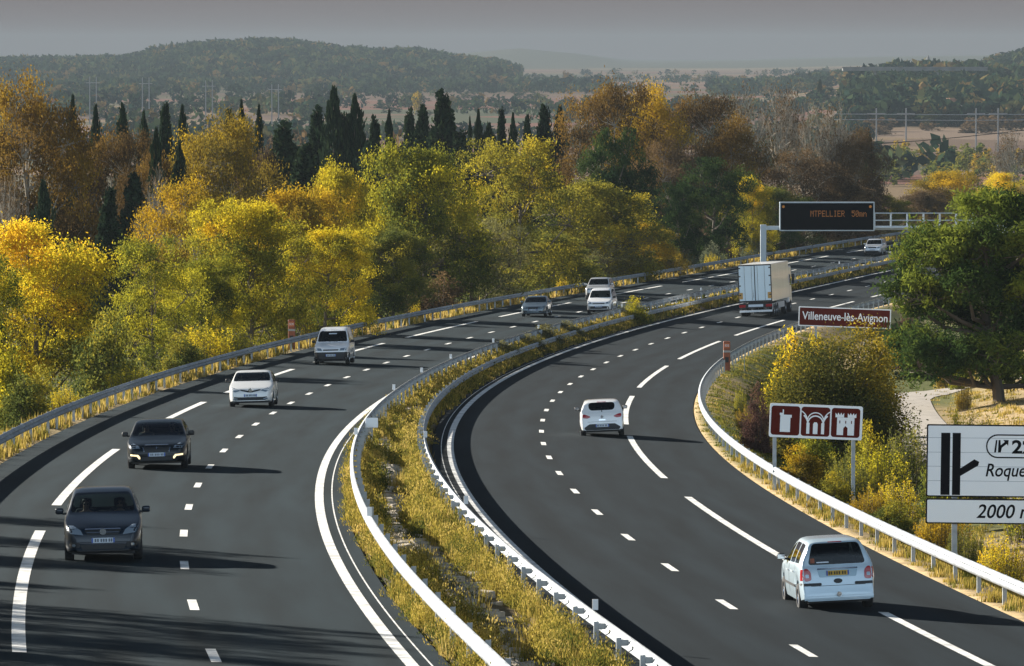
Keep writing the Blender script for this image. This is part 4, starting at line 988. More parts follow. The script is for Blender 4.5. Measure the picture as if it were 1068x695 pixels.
# ------------------------------------------------------------------ signs
def text_mesh(txt, size, shear=0.0, bold=.0, depth=.002, space=1.0):
    cu = bpy.data.curves.new('lettering', 'FONT'); cu.body = txt; cu.size = size; cu.shear = shear; cu.offset = bold; cu.extrude = depth; cu.space_character = space
    cu.resolution_u = 4
    o = bpy.data.objects.new('lettering', cu); col.objects.link(o)
    bpy.context.view_layer.update()
    me = bpy.data.meshes.new_from_object(o.evaluated_get(bpy.context.evaluated_depsgraph_get()))
    bpy.data.objects.remove(o); bpy.data.curves.remove(cu)
    co = np.zeros(len(me.vertices) * 3, np.float32); me.vertices.foreach_get('co', co); co = co.reshape(-1, 3)
    # stand upright: x right, z up, front toward -y
    out = np.stack([co[:, 0], -co[:, 2], co[:, 1]], -1).astype(np.float32); me.vertices.foreach_set('co', out.ravel()); me.update()
    return me, out
def lettering(txt, x, z, w, h, parent, mat, y=-.034, shear=0.0, bold=0.0, name='lettering'):
    """fit the text into width w and cap height h, lower left corner at x, z"""
    me, c = text_mesh(txt, 1.0, shear, bold); me.name = name
    mn, mx = c.min(0), c.max(0); cap = .69
    s = np.array([w / (mx[0] - mn[0]), 1, h / cap], np.float32)
    c2 = (c - np.array([mn[0], 0, 0])) * s + np.array([x, y, z]); me.vertices.foreach_set('co', c2.astype(np.float32).ravel()); me.update(); me.materials.clear()
    return link(name, me, mat, parent)
def rrect(x0, x1, z0, z1, r, n=5):
    P = []
    for cx, cz, a0 in ((x1 - r, z1 - r, 0), (x0 + r, z1 - r, 90), (x0 + r, z0 + r, 180), (x1 - r, z0 + r, 270)):
        for i in range(n + 1):
            a = R(a0 + 90 * i / n); P.append((cx + r * math.cos(a), cz + r * math.sin(a)))
    return P
def ring(mb, outer, inner, y0, y1):
    n = len(outer)
    vs = [(x, y0, z) for x, z in outer] + [(x, y0, z) for x, z in inner] + [(x, y1, z) for x, z in outer] + [(x, y1, z) for x, z in inner]
    fs = []
    for i in range(n):
        j = (i + 1) % n
        fs += [(i, j, n + j, n + i), (2 * n + i, 3 * n + i, 3 * n + j, 2 * n + j), (i, 2 * n + i, 2 * n + j, j), (n + i, n + j, 3 * n + j, 3 * n + i)]
    mb.add(vs, fs)
def ipost(root, x, z0, z1, y=.06, w=.06, name='post'):
    mb = MB(); mb.box(x - w, x + w, y, y + .012, z0, z1).box(x - w, x + w, y + .1, y + .112, z0, z1).box(x - .006, x + .006, y + .012, y + .1, z0, z1)
    return mb.build(name, M['steel_d'], root)

# brown pictogram sign
Y0 = 196; kx = F / Y0; c = at(851, 440, Y0); gzz = gz(c.x, Y0)
root = empty('pictogram_sign', (c.x, Y0, gzz), 0, 'brown sign with three white pictograms of tower, arches and castle, on two posts', 'road sign')
zc = c.z - gzz; W, H = 3.02, 1.10
roll = bpy.data.objects.new('panel', MB().prism(rrect(-W / 2, W / 2, -H / 2, H / 2, .06), -.02, .02).mesh('panel')); col.objects.link(roll); roll.data.materials.append(M['white_sign']); roll.parent = root
roll.location = (0, 0, zc); roll.rotation_euler = (0, R(2.3), 0)
for i in range(3):
    x0 = -W / 2 + .05 + i * .98
    MB().prism(rrect(x0, x0 + .93, -H / 2 + .075, H / 2 - .075, .09), -.026, -.0195).build('brown_field', M['brown_sign'], roll)
wm = M['white_sign']; yf, yb = -.032, -.0255
mb = MB()   # round tower with a small turret
cx = -W / 2 + .05 + .465
mb.prism([(cx - .17, -.37), (cx + .16, -.37), (cx + .16, .1), (cx + .2, .1), (cx + .2, .19), (cx - .06, .19), (cx - .06, .36), (cx - .1, .36), (cx - .1, .25), (cx - .19, .25), (cx - .19, .17), (cx - .17, .17)], yf, yb); mb.build('tower_pictogram', wm, roll)
mb = MB(); cx += .98   # ribbed vault arches
for (xa, sg) in ((-.24, -1), (.24, 1)):
    mb.prism([(cx + xa - .05, -.40), (cx + xa + .05, -.40), (cx + xa + .05, -.04), (cx + xa - .05, -.04)], yf, yb)
def arc(mb, x0, z0, r, a0, a1, t, n=10):
    for i in range(n):
        a, b = R(a0 + (a1 - a0) * i / n), R(a0 + (a1 - a0) * (i + 1) / n)
        mb.prism([(x0 + r * math.cos(a), z0 + r * math.sin(a)), (x0 + r * math.cos(b), z0 + r * math.sin(b)), (x0 + (r - t) * math.cos(b), z0 + (r - t) * math.sin(b)), (x0 + (r - t) * math.cos(a), z0 + (r - t) * math.sin(a))], yf - random.uniform(0, .001), yb)
arc(mb, cx, -.06, .27, 0, 180, .045); arc(mb, cx, .03, .28, 10, 170, .035)
arc(mb, cx - .62, -.1, .40, 0, 52, .05); arc(mb, cx + .62, -.1, .40, 128, 180, .05); arc(mb, cx - .66, -.02, .42, 10, 62, .035); arc(mb, cx + .66, -.02, .42, 118, 170, .035)
mb.prism([(cx - .075, -.40), (cx + .075, -.40), (cx + .075, -.08), (cx + .04, -.02), (cx - .04, -.02), (cx - .075, -.08)], yf, yb)
mb.build('arches_pictogram', wm, roll)
mb = MB(); cx += .98   # castle gate with two towers
mb.prism([(cx - .28, -.40), (cx - .07, -.40), (cx - .07, -.17), (cx, -.1), (cx, .17), (cx - .28, .17)], yf, yb)
mb.prism([(cx + .0015, -.1), (cx + .07, -.17), (cx + .07, -.40), (cx + .28, -.40), (cx + .28, .17), (cx + .0015, .17)], yf, yb)
for sx in (-1, 1):
    x = cx + sx * .2; mb.prism([(x - .14, .1735), (x + .14, .1735), (x + .14, .32), (x + .08, .25), (x + .05, .33), (x, .25), (x - .05, .33), (x - .08, .25), (x - .14, .32)], yf, yb)
mb.build('castle_pictogram', wm, roll)
for sx in (-.19, 0, .19): MB().box(cx + sx - .015, cx + sx + .015, yf - .004, yf - .001, -.02, .07).build('castle_window', M['brown_sign'], roll)
for x in (-1.34, 1.22): ipost(root, x, -.6, zc - .1, .03)

# long place-name sign
Y0 = 400; c = at(881, 331.5, Y0); g0 = gz(c.x, Y0)
root = empty('place_name_sign', (c.x, Y0, g0), 0, 'long brown sign reading Villeneuve-lès-Avignon behind the large bush', 'road sign')
W, H = 6.12, 1.3; zc = c.z - g0
pan = bpy.data.objects.new('panel', MB().prism(rrect(-W / 2, W / 2, -H / 2, H / 2, .05), -.02, .02).mesh('panel')); col.objects.link(pan); pan.data.materials.append(M['white_sign']); pan.parent = root; pan.location = (0, 0, zc); pan.rotation_euler = (0, R(2.1), 0)
MB().prism(rrect(-W / 2 + .07, W / 2 - .07, -H / 2 + .07, H / 2 - .07, .04), -.027, -.0195).build('brown_field', M['brown_sign'], pan)
lettering('Villeneuve-lès-Avignon', -W / 2 + .24, -.20, W - .46, .52, pan, wm, -.034, 0, .012)
for x in (-1.9, 1.35): ipost(root, x, -.8, zc - .1, .03, .07)

# white exit sign
Y0 = 158; c = at(965, 480, Y0); g0 = gz(c.x + 1.2, Y0); kx = F / Y0
root = empty('exit_sign', (c.x, Y0, g0), 0, 'large white exit sign with black lane symbol reading Roquemaure, 2000 m plate below', 'road sign')
W = 4.3; z0 = at(965, 518, Y0).z - g0; z1 = at(965, 442.5, Y0).z - g0; p0 = at(965, 546, Y0).z - g0; p1 = at(965, 519.8, Y0).z - g0
def board(nm, za, zb):
    o = MB().prism(rrect(0, W, za, zb, .04), -.02, .03).build(nm, M['black_sign'], root); o.rotation_euler = (0, R(.6), 0)
    MB().prism(rrect(.035, W - .035, za + .035, zb - .035, .03), -.027, -.0195).build('white_field', M['white_sign'], o); return o
b1 = board('panel', z0, z1); b2 = board('distance_plate', p0, p1)
s = 1 / kx
def X(u): return (u - 965) * s
def Z(v): return (518 - v) * s + z0
bk = M['black_sign']; mb = MB()
mb.prism([(X(980), z0 + .05), (X(989.5), z0 + .05), (X(989.5), Z(451)), (X(980), Z(451))], yf, yb)
mb.prism([(X(992), z0 + .05), (X(1000.5), z0 + .05), (X(1000.5), Z(496)), (X(1019), Z(485)), (X(1020), Z(481)), (X(1015), Z(478.5)), (X(1000.5), Z(488)), (X(1000.5), Z(451)), (X(992), Z(451))], yf, yb)
mb.build('lane_symbol', bk, b1)
mb = MB(); ring(mb, rrect(X(1027), X(1106), Z(477), Z(452), .3, 6), rrect(X(1027) + .035, X(1106) - .035, Z(477) + .035, Z(452) - .035, .27, 6), yf, yb); mb.build('number_frame', bk, b1)
mb = MB(); mb.prism([(X(1035.5), Z(471)), (X(1037.5), Z(471)), (X(1038.8), Z(458)), (X(1037.2), Z(458))], yf, yb).prism([(X(1039.5), Z(471)), (X(1042.5), Z(471)), (X(1043.5), Z(466)), (X(1048.5), Z(462)), (X(1050), Z(464)), (X(1050.5), Z(458)), (X(1045), Z(458)), (X(1046.5), Z(460)), (X(1042.3), Z(463.5)), (X(1042), Z(458)), (X(1040), Z(458))], yf, yb); mb.build('exit_symbol', bk, b1)
lettering('22', X(1054), Z(471.5), X(1076) - X(1054), .33, b1, bk, yb - .004, 0, .03)
lettering('Roquemaure', X(1027), Z(496), 2.1, .33, b1, bk, yb - .004, .22, .012)
lettering('2000 m', X(1018), (539.5 - 546) * -s + p0, 1.50, .35, b2, bk, yb - .004, .22, .012)
mb = MB()
for z in (z0 + .42, z0 + .8, z0 + 1.17, z0 + 1.55): mb.box(.04, W - .04, -.0285, -.0268, z - .006, z + .006)
mb.build('panel_joint', plain('panel_joint', (.4, .44, .48), .5), b1)
for x in (X(996), W - .9): ipost(root, x, -.8, z1 - .1, .04, .07)

# emergency call boxes
def sos(loc, label, rz=0):
    root = empty('emergency_call_box', loc, rz, label, 'call box')
    MB().bevbox(-.19, .19, -.17, .17, 0, 1.68, .04).build('housing', M['orange'], root)
    MB().box(-.192, .192, -.175, .175, 1.06, 1.17).build('white_band', M['concrete'], root)
    MB().box(-.1, .1, -.18, -.172, .5, .8).build('phone_panel', M['black_paint'], root)
    MB().prism(rrect(-.15, .15, 1.3, 1.6, .03), -.185, -.173).build('sign_plate', plain('sos_orange', (.5, .12, .03), .5), root)
    lettering('SOS', -.12, 1.39, .24, .12, root, M['white'], -.192, 0, .01)
    mb = MB(); mb.tube([(.4, .3, 0), (.4, .3, .78), (1.0, .3, .78), (1.0, .3, 0)], .025, 6); mb.build('handrail', M['steel_d'], root)
p = at(758, 385, 338); g = gz(p.x, 338); sos((p.x, 338, g), 'tall orange emergency call box behind the guardrail at the right bend')
p = at(302, 350, 322); a = edges(338)[0]; sos((a - .9, 338, gz(a - .9, 338)), 'orange emergency call box with white band behind the left guardrail')

# gantry with variable message display over the outbound lanes
Yg = 497
b, cc = edges(Yg)[1:3]; xm = at(796, 303, Yg).x; g0 = gz(xm, Yg); k = F / Yg
root = empty('display_gantry', (xm, Yg, g0), 0, 'steel gantry with dark message display spanning the outbound lanes behind the truck', 'gantry')
zz = lambda v: at(796, v, Yg).z - g0; xx = lambda u: (u - 796) / k
MB().bevbox(-.24, .24, -.24, .24, -.3, zz(234.5), .03).build('post', M['blue_grey'], root)
MB().bevbox(-.24 + 19.9, .24 + 19.9, -.24, .24, -1.8, zz(234.5), .03).build('post', M['blue_grey'], root)
mb = MB(); mb.bevbox(-.24, 20.14, -.2, .2, zz(240) , zz(235.8), .02); mb.build('beam', M['blue_grey'], root)
mb = MB()
x0, x1 = xx(912), 19.9
mb.box(x0, x1, -.62, .62, zz(239.5) + .12, zz(239.5) + .22)
for z in (zz(222.5), zz(230)): mb.tube([(x0, -.6, z), (x1, -.6, z)], .035, 6); mb.tube([(x0, .6, z), (x1, .6, z)], .035, 6)
for i in range(9):
    x = x0 + (x1 - x0) * i / 8
    for y in (-.6, .6): mb.box(x - .035, x + .035, y - .03, y + .03, zz(239), zz(222.5))
mb.build('walkway', M['blue_grey'], root)
u0, u1, va, vb = 812.5, 911.5, 210.5, 241
disp = MB().bevbox(xx(u0), xx(u1), -.75, -.25, zz(vb), zz(va), .03).build('display', M['blue_grey'], root)
MB().box(xx(u0) + .1, xx(u1) - .1, -.758, -.752, zz(vb) + .1, zz(va) - .1).build('screen', M['vms'], disp)
mb = MB()
for u in (816.5, 907): mb.lathe([(.0, -.80), (.10, -.80), (.12, -.752)], 'y', 14, (xx(u), 0, zz(215.5)))
mb.build('beacon', M['amber'], disp)
FONT = {'M': ('10001', '11011', '10101', '10101', '10001', '10001', '10001'), 'T': ('11111', '00100', '00100', '00100', '00100', '00100', '00100'), 'P': ('11110', '10001', '10001', '11110', '10000', '10000', '10000'),
 'E': ('11111', '10000', '10000', '11110', '10000', '10000', '11111'), 'L': ('10000', '10000', '10000', '10000', '10000', '10000', '11111'), 'I': ('01110', '00100', '00100', '00100', '00100', '00100', '01110'),
 'R': ('11110', '10001', '10001', '11110', '10100', '10010', '10001'), '5': ('11111', '10000', '11110', '00001', '00001', '10001', '01110'), '0': ('01110', '10001', '10011', '10101', '11001', '10001', '01110'),
 'm': ('00000', '00000', '11010', '10101', '10101', '10101', '10101'), 'n': ('00000', '00000', '10110', '11001', '10001', '10001', '10001'), ' ': ('00000',) * 7}
cell = (xx(880.5) - xx(845)) / (9 * 6 - 1)
def led(txt, u, v):
    x = xx(u)
    for ch in txt:
        mb = MB()
        for r_, row in enumerate(FONT[ch]):
            for q, b_ in enumerate(row):
                if b_ == '1':
                    cx, cz = x + q * cell, zz(v) - r_ * .072; mb.box(cx - .021, cx + .021, -.764, -.7595, cz - .026, cz + .026)
        mb.build('led_letter', M['led'], disp)
        x += 6 * cell
led('MTPELLIER', 845, 220); led('50mn', 888, 220)
MB().bevbox(19.0, 19.7, .3, .7, zz(239), zz(232), .03).build('cabinet', M['blue_grey'], root)

# ------------------------------------------------------------------ lines, poles and far structures
def hpole(u, vb, vt, Y, label, grp, nm='utility_pole', double=True):
    p = at(u, vb, Y); g = gz(p.x, Y); h = at(u, vt, Y).z - g
    root = empty(nm, (p.x, Y, g), 0, label, 'pole', grp)
    mb = MB()
    for dx in ((-1.6, 1.6) if double else (0,)): mb.tube([(dx, 0, -1), (dx, 0, h)], [.34, .26], 6)
    mb.build('mast', M['wood_pole'], root)
    MB().box(-3.2, 3.2, -.15, .15, h * .86, h * .86 + .35).build('crossarm', M['wood_pole'], root)
    return Vector((p.x, Y, g + h * .87))
for u, vb, vt, lab in ((97, 97, 80, 'leftmost twin pole of the line below the wooded hill'), (152, 103, 81, 'second twin pole from the left below the wooded hill'), (218, 108, 84, 'third twin pole from the left below the wooded hill'), (287, 110, 88, 'twin pole above the dark conifers below the wooded hill')):
    hpole(u, vb, vt, 2900, lab, 'twin poles below the wooded hill')
tops = [hpole(u, 131, 113, 2150, lab, 'railway masts on the right', 'railway_mast', False) for u, lab in ((914, 'leftmost railway mast on the right'), (945, 'second railway mast from the left, in front of the brown trees'), (1018, 'third railway mast, right of the dark trees'), (1041, 'rightmost railway mast in the photo'))]
a = at(870, 119, 2150); b = at(1130, 119, 2150)
for dz, nm in ((0, 'catenary wire of the railway, upper one'), (-2.0, 'catenary wire of the railway, lower one')):
    tag(MB().tube([a + Vector((0, 0, dz)), (a + b) / 2 + Vector((0, 0, dz - .3)), b + Vector((0, 0, dz))], .12, 4).build('overhead_wire', M['steel'], None), nm, 'wire')
a = at(640, 153, 900); b = at(1120, 129, 900)
pts = [a.lerp(b, t) - Vector((0, 0, 1.6 * (1 - (2 * t - 1) ** 2))) for t in np.linspace(0, 1, 13)]
tag(MB().tube(pts, .055, 5).build('power_cable', M['cable']), 'dark power cable sagging across the grove and fields on the right', 'cable')
# road viaduct on the right slope
Yv = 3350; p = at(905, 74, Yv); q = at(1003, 74, Yv); root = empty('viaduct', (p.x, Yv, p.z), 0, 'pale concrete road viaduct crossing the wooded slope on the right', 'bridge')
L = q.x - p.x
MB().box(-14, L + 14, -5, 5, 0, 1.3).build('deck', M['old_concrete'], root); MB().box(-14, L + 14, -5.2, -4.9, 1.3, 2.2).build('parapet', M['old_concrete'], root)
for u in (912, 944, 977): x = (u - 905) / 98 * L; MB().box(x - .9, x + .9, -3, 3, -14, 0).build('pier', M['old_concrete'], root)
def house(u, vb, w, h, Y, label):
    p = at(u, vb, Y); g = gz(p.x, Y); root = empty('house', (p.x, Y, g), .3, label, 'house')
    MB().box(-w / 2, w / 2, -4, 4, -2, h).build('wall', M['plaster'], root)
    MB().prism([(-w / 2 - .5, h + .003), (w / 2 + .5, h + .003), (w / 2 - .3, h + 2.2), (-w / 2 + .3, h + 2.2)], -4.5, 4.5).build('roof', M['tile'], root)
    mb = MB()
    for i in range(3): x = -w / 2 + w * (i + .5) / 3; mb.box(x - .5, x + .5, -4.06, -4.003, h * .45, h * .45 + 1.4)
    mb.build('windows', M['interior'], root)
house(53, 86, 12, 5, 3400, 'small pale house half hidden among far trees at the left'); house(996, 113, 9, 9, 2600, 'tall pale house among dark far trees on the right'); house(1022, 88, 16, 5, 3200, 'low pinkish house on the right slope')
mb = MB(); p = at(968, 62, 4700); r0 = empty('church_spire', (p.x, 4700, p.z - 14), 0, 'tiny white spire on the far right skyline', 'tower'); mb.prism([(-1.6, 0), (1.6, 0), (1.6, 13), (-1.6, 13)], -1.6, 1.6); mb.build('shaft', M['old_concrete'], r0); MB().lathe([(1.8, 13), (.05, 18)], 'z', 6).build('tip', M['old_concrete'], r0)

# ------------------------------------------------------------------ vehicles
def mono(pts):
    """monotone cubic through control points"""
    x = np.array([p[0] for p in pts], float); y = np.array([p[1] for p in pts], float)
    h = np.diff(x); d = np.diff(y) / h; m = np.zeros(len(x)); m[0], m[-1] = d[0], d[-1]
    for i in range(1, len(x) - 1):
        m[i] = 0 if d[i - 1] * d[i] <= 0 else 2 * d[i - 1] * d[i] / (d[i - 1] + d[i])
    def f(q):
        q = min(max(q, x[0]), x[-1]); i = min(int(np.searchsorted(x, q, side='right')) - 1, len(x) - 2); i = max(i, 0)
        t = (q - x[i]) / h[i]
        return float((1 + 2 * t) * (1 - t) ** 2 * y[i] + t * (1 - t) ** 2 * h[i] * m[i] + t * t * (3 - 2 * t) * y[i + 1] + t * t * (t - 1) * h[i] * m[i + 1])
    return f
def inside(p, poly):
    c = False; n = len(poly)
    for i in range(n):
        (x1, y1), (x2, y2) = poly[i], poly[(i + 1) % n]
        if (y1 > p[1]) != (y2 > p[1]) and p[0] < (x2 - x1) * (p[1] - y1) / (y2 - y1) + x1: c = not c
    return c
def round_poly(poly, r=.05, n=3):
    out = []; m = len(poly)
    for i in range(m):
        p = Vector(poly[i]).to_2d(); a = Vector(poly[i - 1]).to_2d() - p; b = Vector(poly[(i + 1) % m]).to_2d() - p
        ra = min(r, a.length * .45); rb = min(r, b.length * .45); A = p + a.normalized() * ra; B = p + b.normalized() * rb
        for k in range(n + 1):
            t = k / n; q = A * (1 - t) ** 2 + p * 2 * t * (1 - t) + B * t * t; out.append((q.x, q.y))
    return out

class Body:
    def __init__(s, sp):
        s.sp = sp; L, W = sp['L'], sp['W']; s.L, s.W = L, W
        top, belt, plan = mono(sp['top']), mono(sp['belt']), mono(sp['plan'])
        s.top, s.belt, s.plan = top, belt, plan
        xf, xr, wr = sp['wheels']; ra = wr + .055; sill = sp.get('sill', .2)
        def bottom(x):
            z = sill + .07 * max(0, 1 - x / .5) + .09 * max(0, 1 - (L - x) / .6)
            for xw in (xf, xr):
                d = abs(x - xw)
                if d < ra: z = max(z, wr + math.sqrt(ra * ra - d * d) * .98)
            return z
        xs = set([0, .012, .035, .07, .11, .16, .22, .3] + [L - q for q in (0, .012, .03, .055, .09, .13, .18, .24, .31, .4)])
        for xw in (xf, xr):
            for k in range(-8, 9): xs.add(round(xw + ra * 1.02 * math.sin(k / 8 * math.pi / 2), 4))
        xs |= set(np.round(np.arange(.35, L - .3, .09), 4))
        xs = sorted(x for x in xs if 0 <= x <= L)
        xs = [x for i, x in enumerate(xs) if i == 0 or x - xs[i - 1] > .008]
        tum = sp.get('tumble', .34)
        rows = []
        for x in xs:
            hw = W / 2 * plan(x); zt = top(x); zs = min(belt(x), zt - .05); zb = min(bottom(x), zs - .1); gh = zt - zs
            wrf = hw * .955 - tum * max(gh - .05, 0); hgt = zs - zb; e = min(1, gh / .3)
            P = [(.87 * hw, zb), (.955 * hw, zb + .03), (.985 * hw, zb + hgt * .22), (hw, zb + hgt * .45), (hw, zb + hgt * .62), (.99 * hw, zb + hgt * .85), (.972 * hw, zs - .012)]
            ze = zt - .02 - .07 * e
            for t in (.06, .3, .55, .8, .97):
                P.append((.957 * hw + (wrf - .957 * hw) * t + .018 * e * math.sin(math.pi * t), zs + (ze - zs) * t))
            P += [(wrf - .022, zt - .018 - .035 * e), (wrf - .07, zt - .014 - .014 * e), (wrf * .72, zt - .008), (wrf * .36, zt - .002), (0, zt)]
            rows.append(P)
        V = []; nh = len(rows[0]); nc = 2 * nh - 1
        for x, P in zip(xs, rows):
            X_ = L / 2 - x
            for y, z in P: V.append((X_, y, z))
            for y, z in P[-2::-1]: V.append((X_, -y, z))
        Fq = []
        for i in range(len(xs) - 1):
            for k in range(nc - 1): Fq.append((i * nc + k, i * nc + k + 1, (i + 1) * nc + k + 1, (i + 1) * nc + k))
        for i in (0, len(xs) - 1):
            for k in range(nh - 1):
                a, b, c, d = i * nc + k, i * nc + k + 1, i * nc + nc - 2 - k, i * nc + nc - 1 - k
                Fq.append((a, b, c, d) if b != c else (a, b, d))
        me = bpy.data.meshes.new('body'); me.from_pydata(V, [], Fq); bm = bmesh.new(); bm.from_mesh(me)
        bmesh.ops.remove_doubles(bm, verts=bm.verts, dist=.0004); bmesh.ops.recalc_face_normals(bm, faces=bm.faces)
        s.bm = bm; s.bvh = BVHTree.FromBMesh(bm); bpy.data.meshes.remove(me)
    def cut(s, poly, ax, pred):
        """take the pane out of the body; poly in (y, z) when ax = 0, in (x, z) when ax = 1"""
        bm = s.bm; n = len(poly)
        cen = Vector((sum(p[0] for p in poly) / n, sum(p[1] for p in poly) / n))
        mk = (lambda p: Vector((0, p[0], p[1]))) if ax == 0 else (lambda p: Vector((p[0], 0, p[1])))
        for i in range(n):
            a, b = Vector(poly[i]).to_2d(), Vector(poly[(i + 1) % n]).to_2d(); e = b - a
            if e.length < 1e-5: continue
            no = mk((e.y, -e.x)).normalized()
            fs = [f for f in bm.faces if pred(f)]
            lo = min(a.x, b.x) - .02; hi = max(a.x, b.x) + .02; zl = min(a.y, b.y) - .02; zh = max(a.y, b.y) + .02
            def near(f):
                q = [(v.co.y if ax == 0 else v.co.x, v.co.z) for v in f.verts]
                return max(w[0] for w in q) > lo and min(w[0] for w in q) < hi and max(w[1] for w in q) > zl and min(w[1] for w in q) < zh
            fs = [f for f in fs if near(f)]
            if not fs: continue
            es = set(e_ for f in fs for e_ in f.edges); vs_ = set(v for f in fs for v in f.verts)
            bmesh.ops.bisect_plane(bm, geom=fs + list(es) + list(vs_), plane_co=mk(a), plane_no=no, dist=1e-5)
        sel = []
        for f in bm.faces:
            if pred(f):
                c = f.calc_center_median()
                if inside((c.y if ax == 0 else c.x, c.z), poly): sel.append(f)
        vid = {}; V = []; Fc = []
        for f in sel:
            q = []
            for v in f.verts:
                if v not in vid: vid[v] = len(V); V.append(v.co.copy() - f.normal * .004)
                q.append(vid[v])
            Fc.append(q)
        bmesh.ops.delete(bm, geom=sel, context='FACES')
        return V, Fc
    def patch(s, poly, side, out=.006, deep=.025, step=.07, follow=True, plane=None):
        """plate lying on the skin: side 'front', 'rear' (poly y,z) or 'left','right' (poly x,z)"""
        bm = bmesh.new()
        front = side in ('front', 'rear')
        vs_ = [bm.verts.new((0, p[0], p[1]) if front else (p[0], 0, p[1])) for p in poly]
        bm.faces.new(vs_)
        lo = [min(p[i] for p in poly) for i in (0, 1)]; hi = [max(p[i] for p in poly) for i in (0, 1)]
        for i in (0, 1):
            n = int((hi[i] - lo[i]) / step)
            for k in range(1, n + 1):
                c = lo[i] + (hi[i] - lo[i]) * k / (n + 1)
                co = Vector((0, c, 0)) if (front and i == 0) else (Vector((c, 0, 0)) if i == 0 else Vector((0, 0, c)))
                no = Vector((0, 1, 0)) if (front and i == 0) else (Vector((1, 0, 0)) if i == 0 else Vector((0, 0, 1)))
                bmesh.ops.bisect_plane(bm, geom=bm.faces[:] + bm.edges[:] + bm.verts[:], plane_co=co, plane_no=no, dist=1e-5)
        d = {'front': Vector((1, 0, 0)), 'rear': Vector((-1, 0, 0)), 'left': Vector((0, 1, 0)), 'right': Vector((0, -1, 0))}[side]
        hits = []
        for v in bm.verts:
            o = v.co + d * 6; h = s.bvh.ray_cast(o, -d, 6.2 if not front else 5.95)
            p = h[0] if h[0] is not None else s.bvh.find_nearest(v.co + d * (s.L / 2 if front else s.W / 2))[0]
            hits.append(p)
        bm.verts.index_update()
        if not follow:
            ref = hits
            if plane is not None:
                ref = [s.bvh.ray_cast(Vector((0, q[0], q[1])) + d * 6, -d, 5.95)[0] or Vector((s.L / 2 * d.x, 0, 0)) for q in plane]
            m = max(p.dot(d) for p in ref)
        for v, p in zip(bm.verts, hits):
            q = v.co.copy(); k = 0 if front else 1
            q[k] = (p[k] if follow else m * d[k]) + d[k] * out
            v.co = q
        r = bmesh.ops.extrude_face_region(bm, geom=bm.faces[:])
        for v in [g for g in r['geom'] if isinstance(g, bmesh.types.BMVert)]: v.co -= d * deep
        bmesh.ops.recalc_face_normals(bm, faces=bm.faces)
        me = bpy.data.meshes.new('patch'); bm.to_mesh(me); bm.free(); return me

def sym(poly): return [(-a, b) for a, b in poly][::-1]

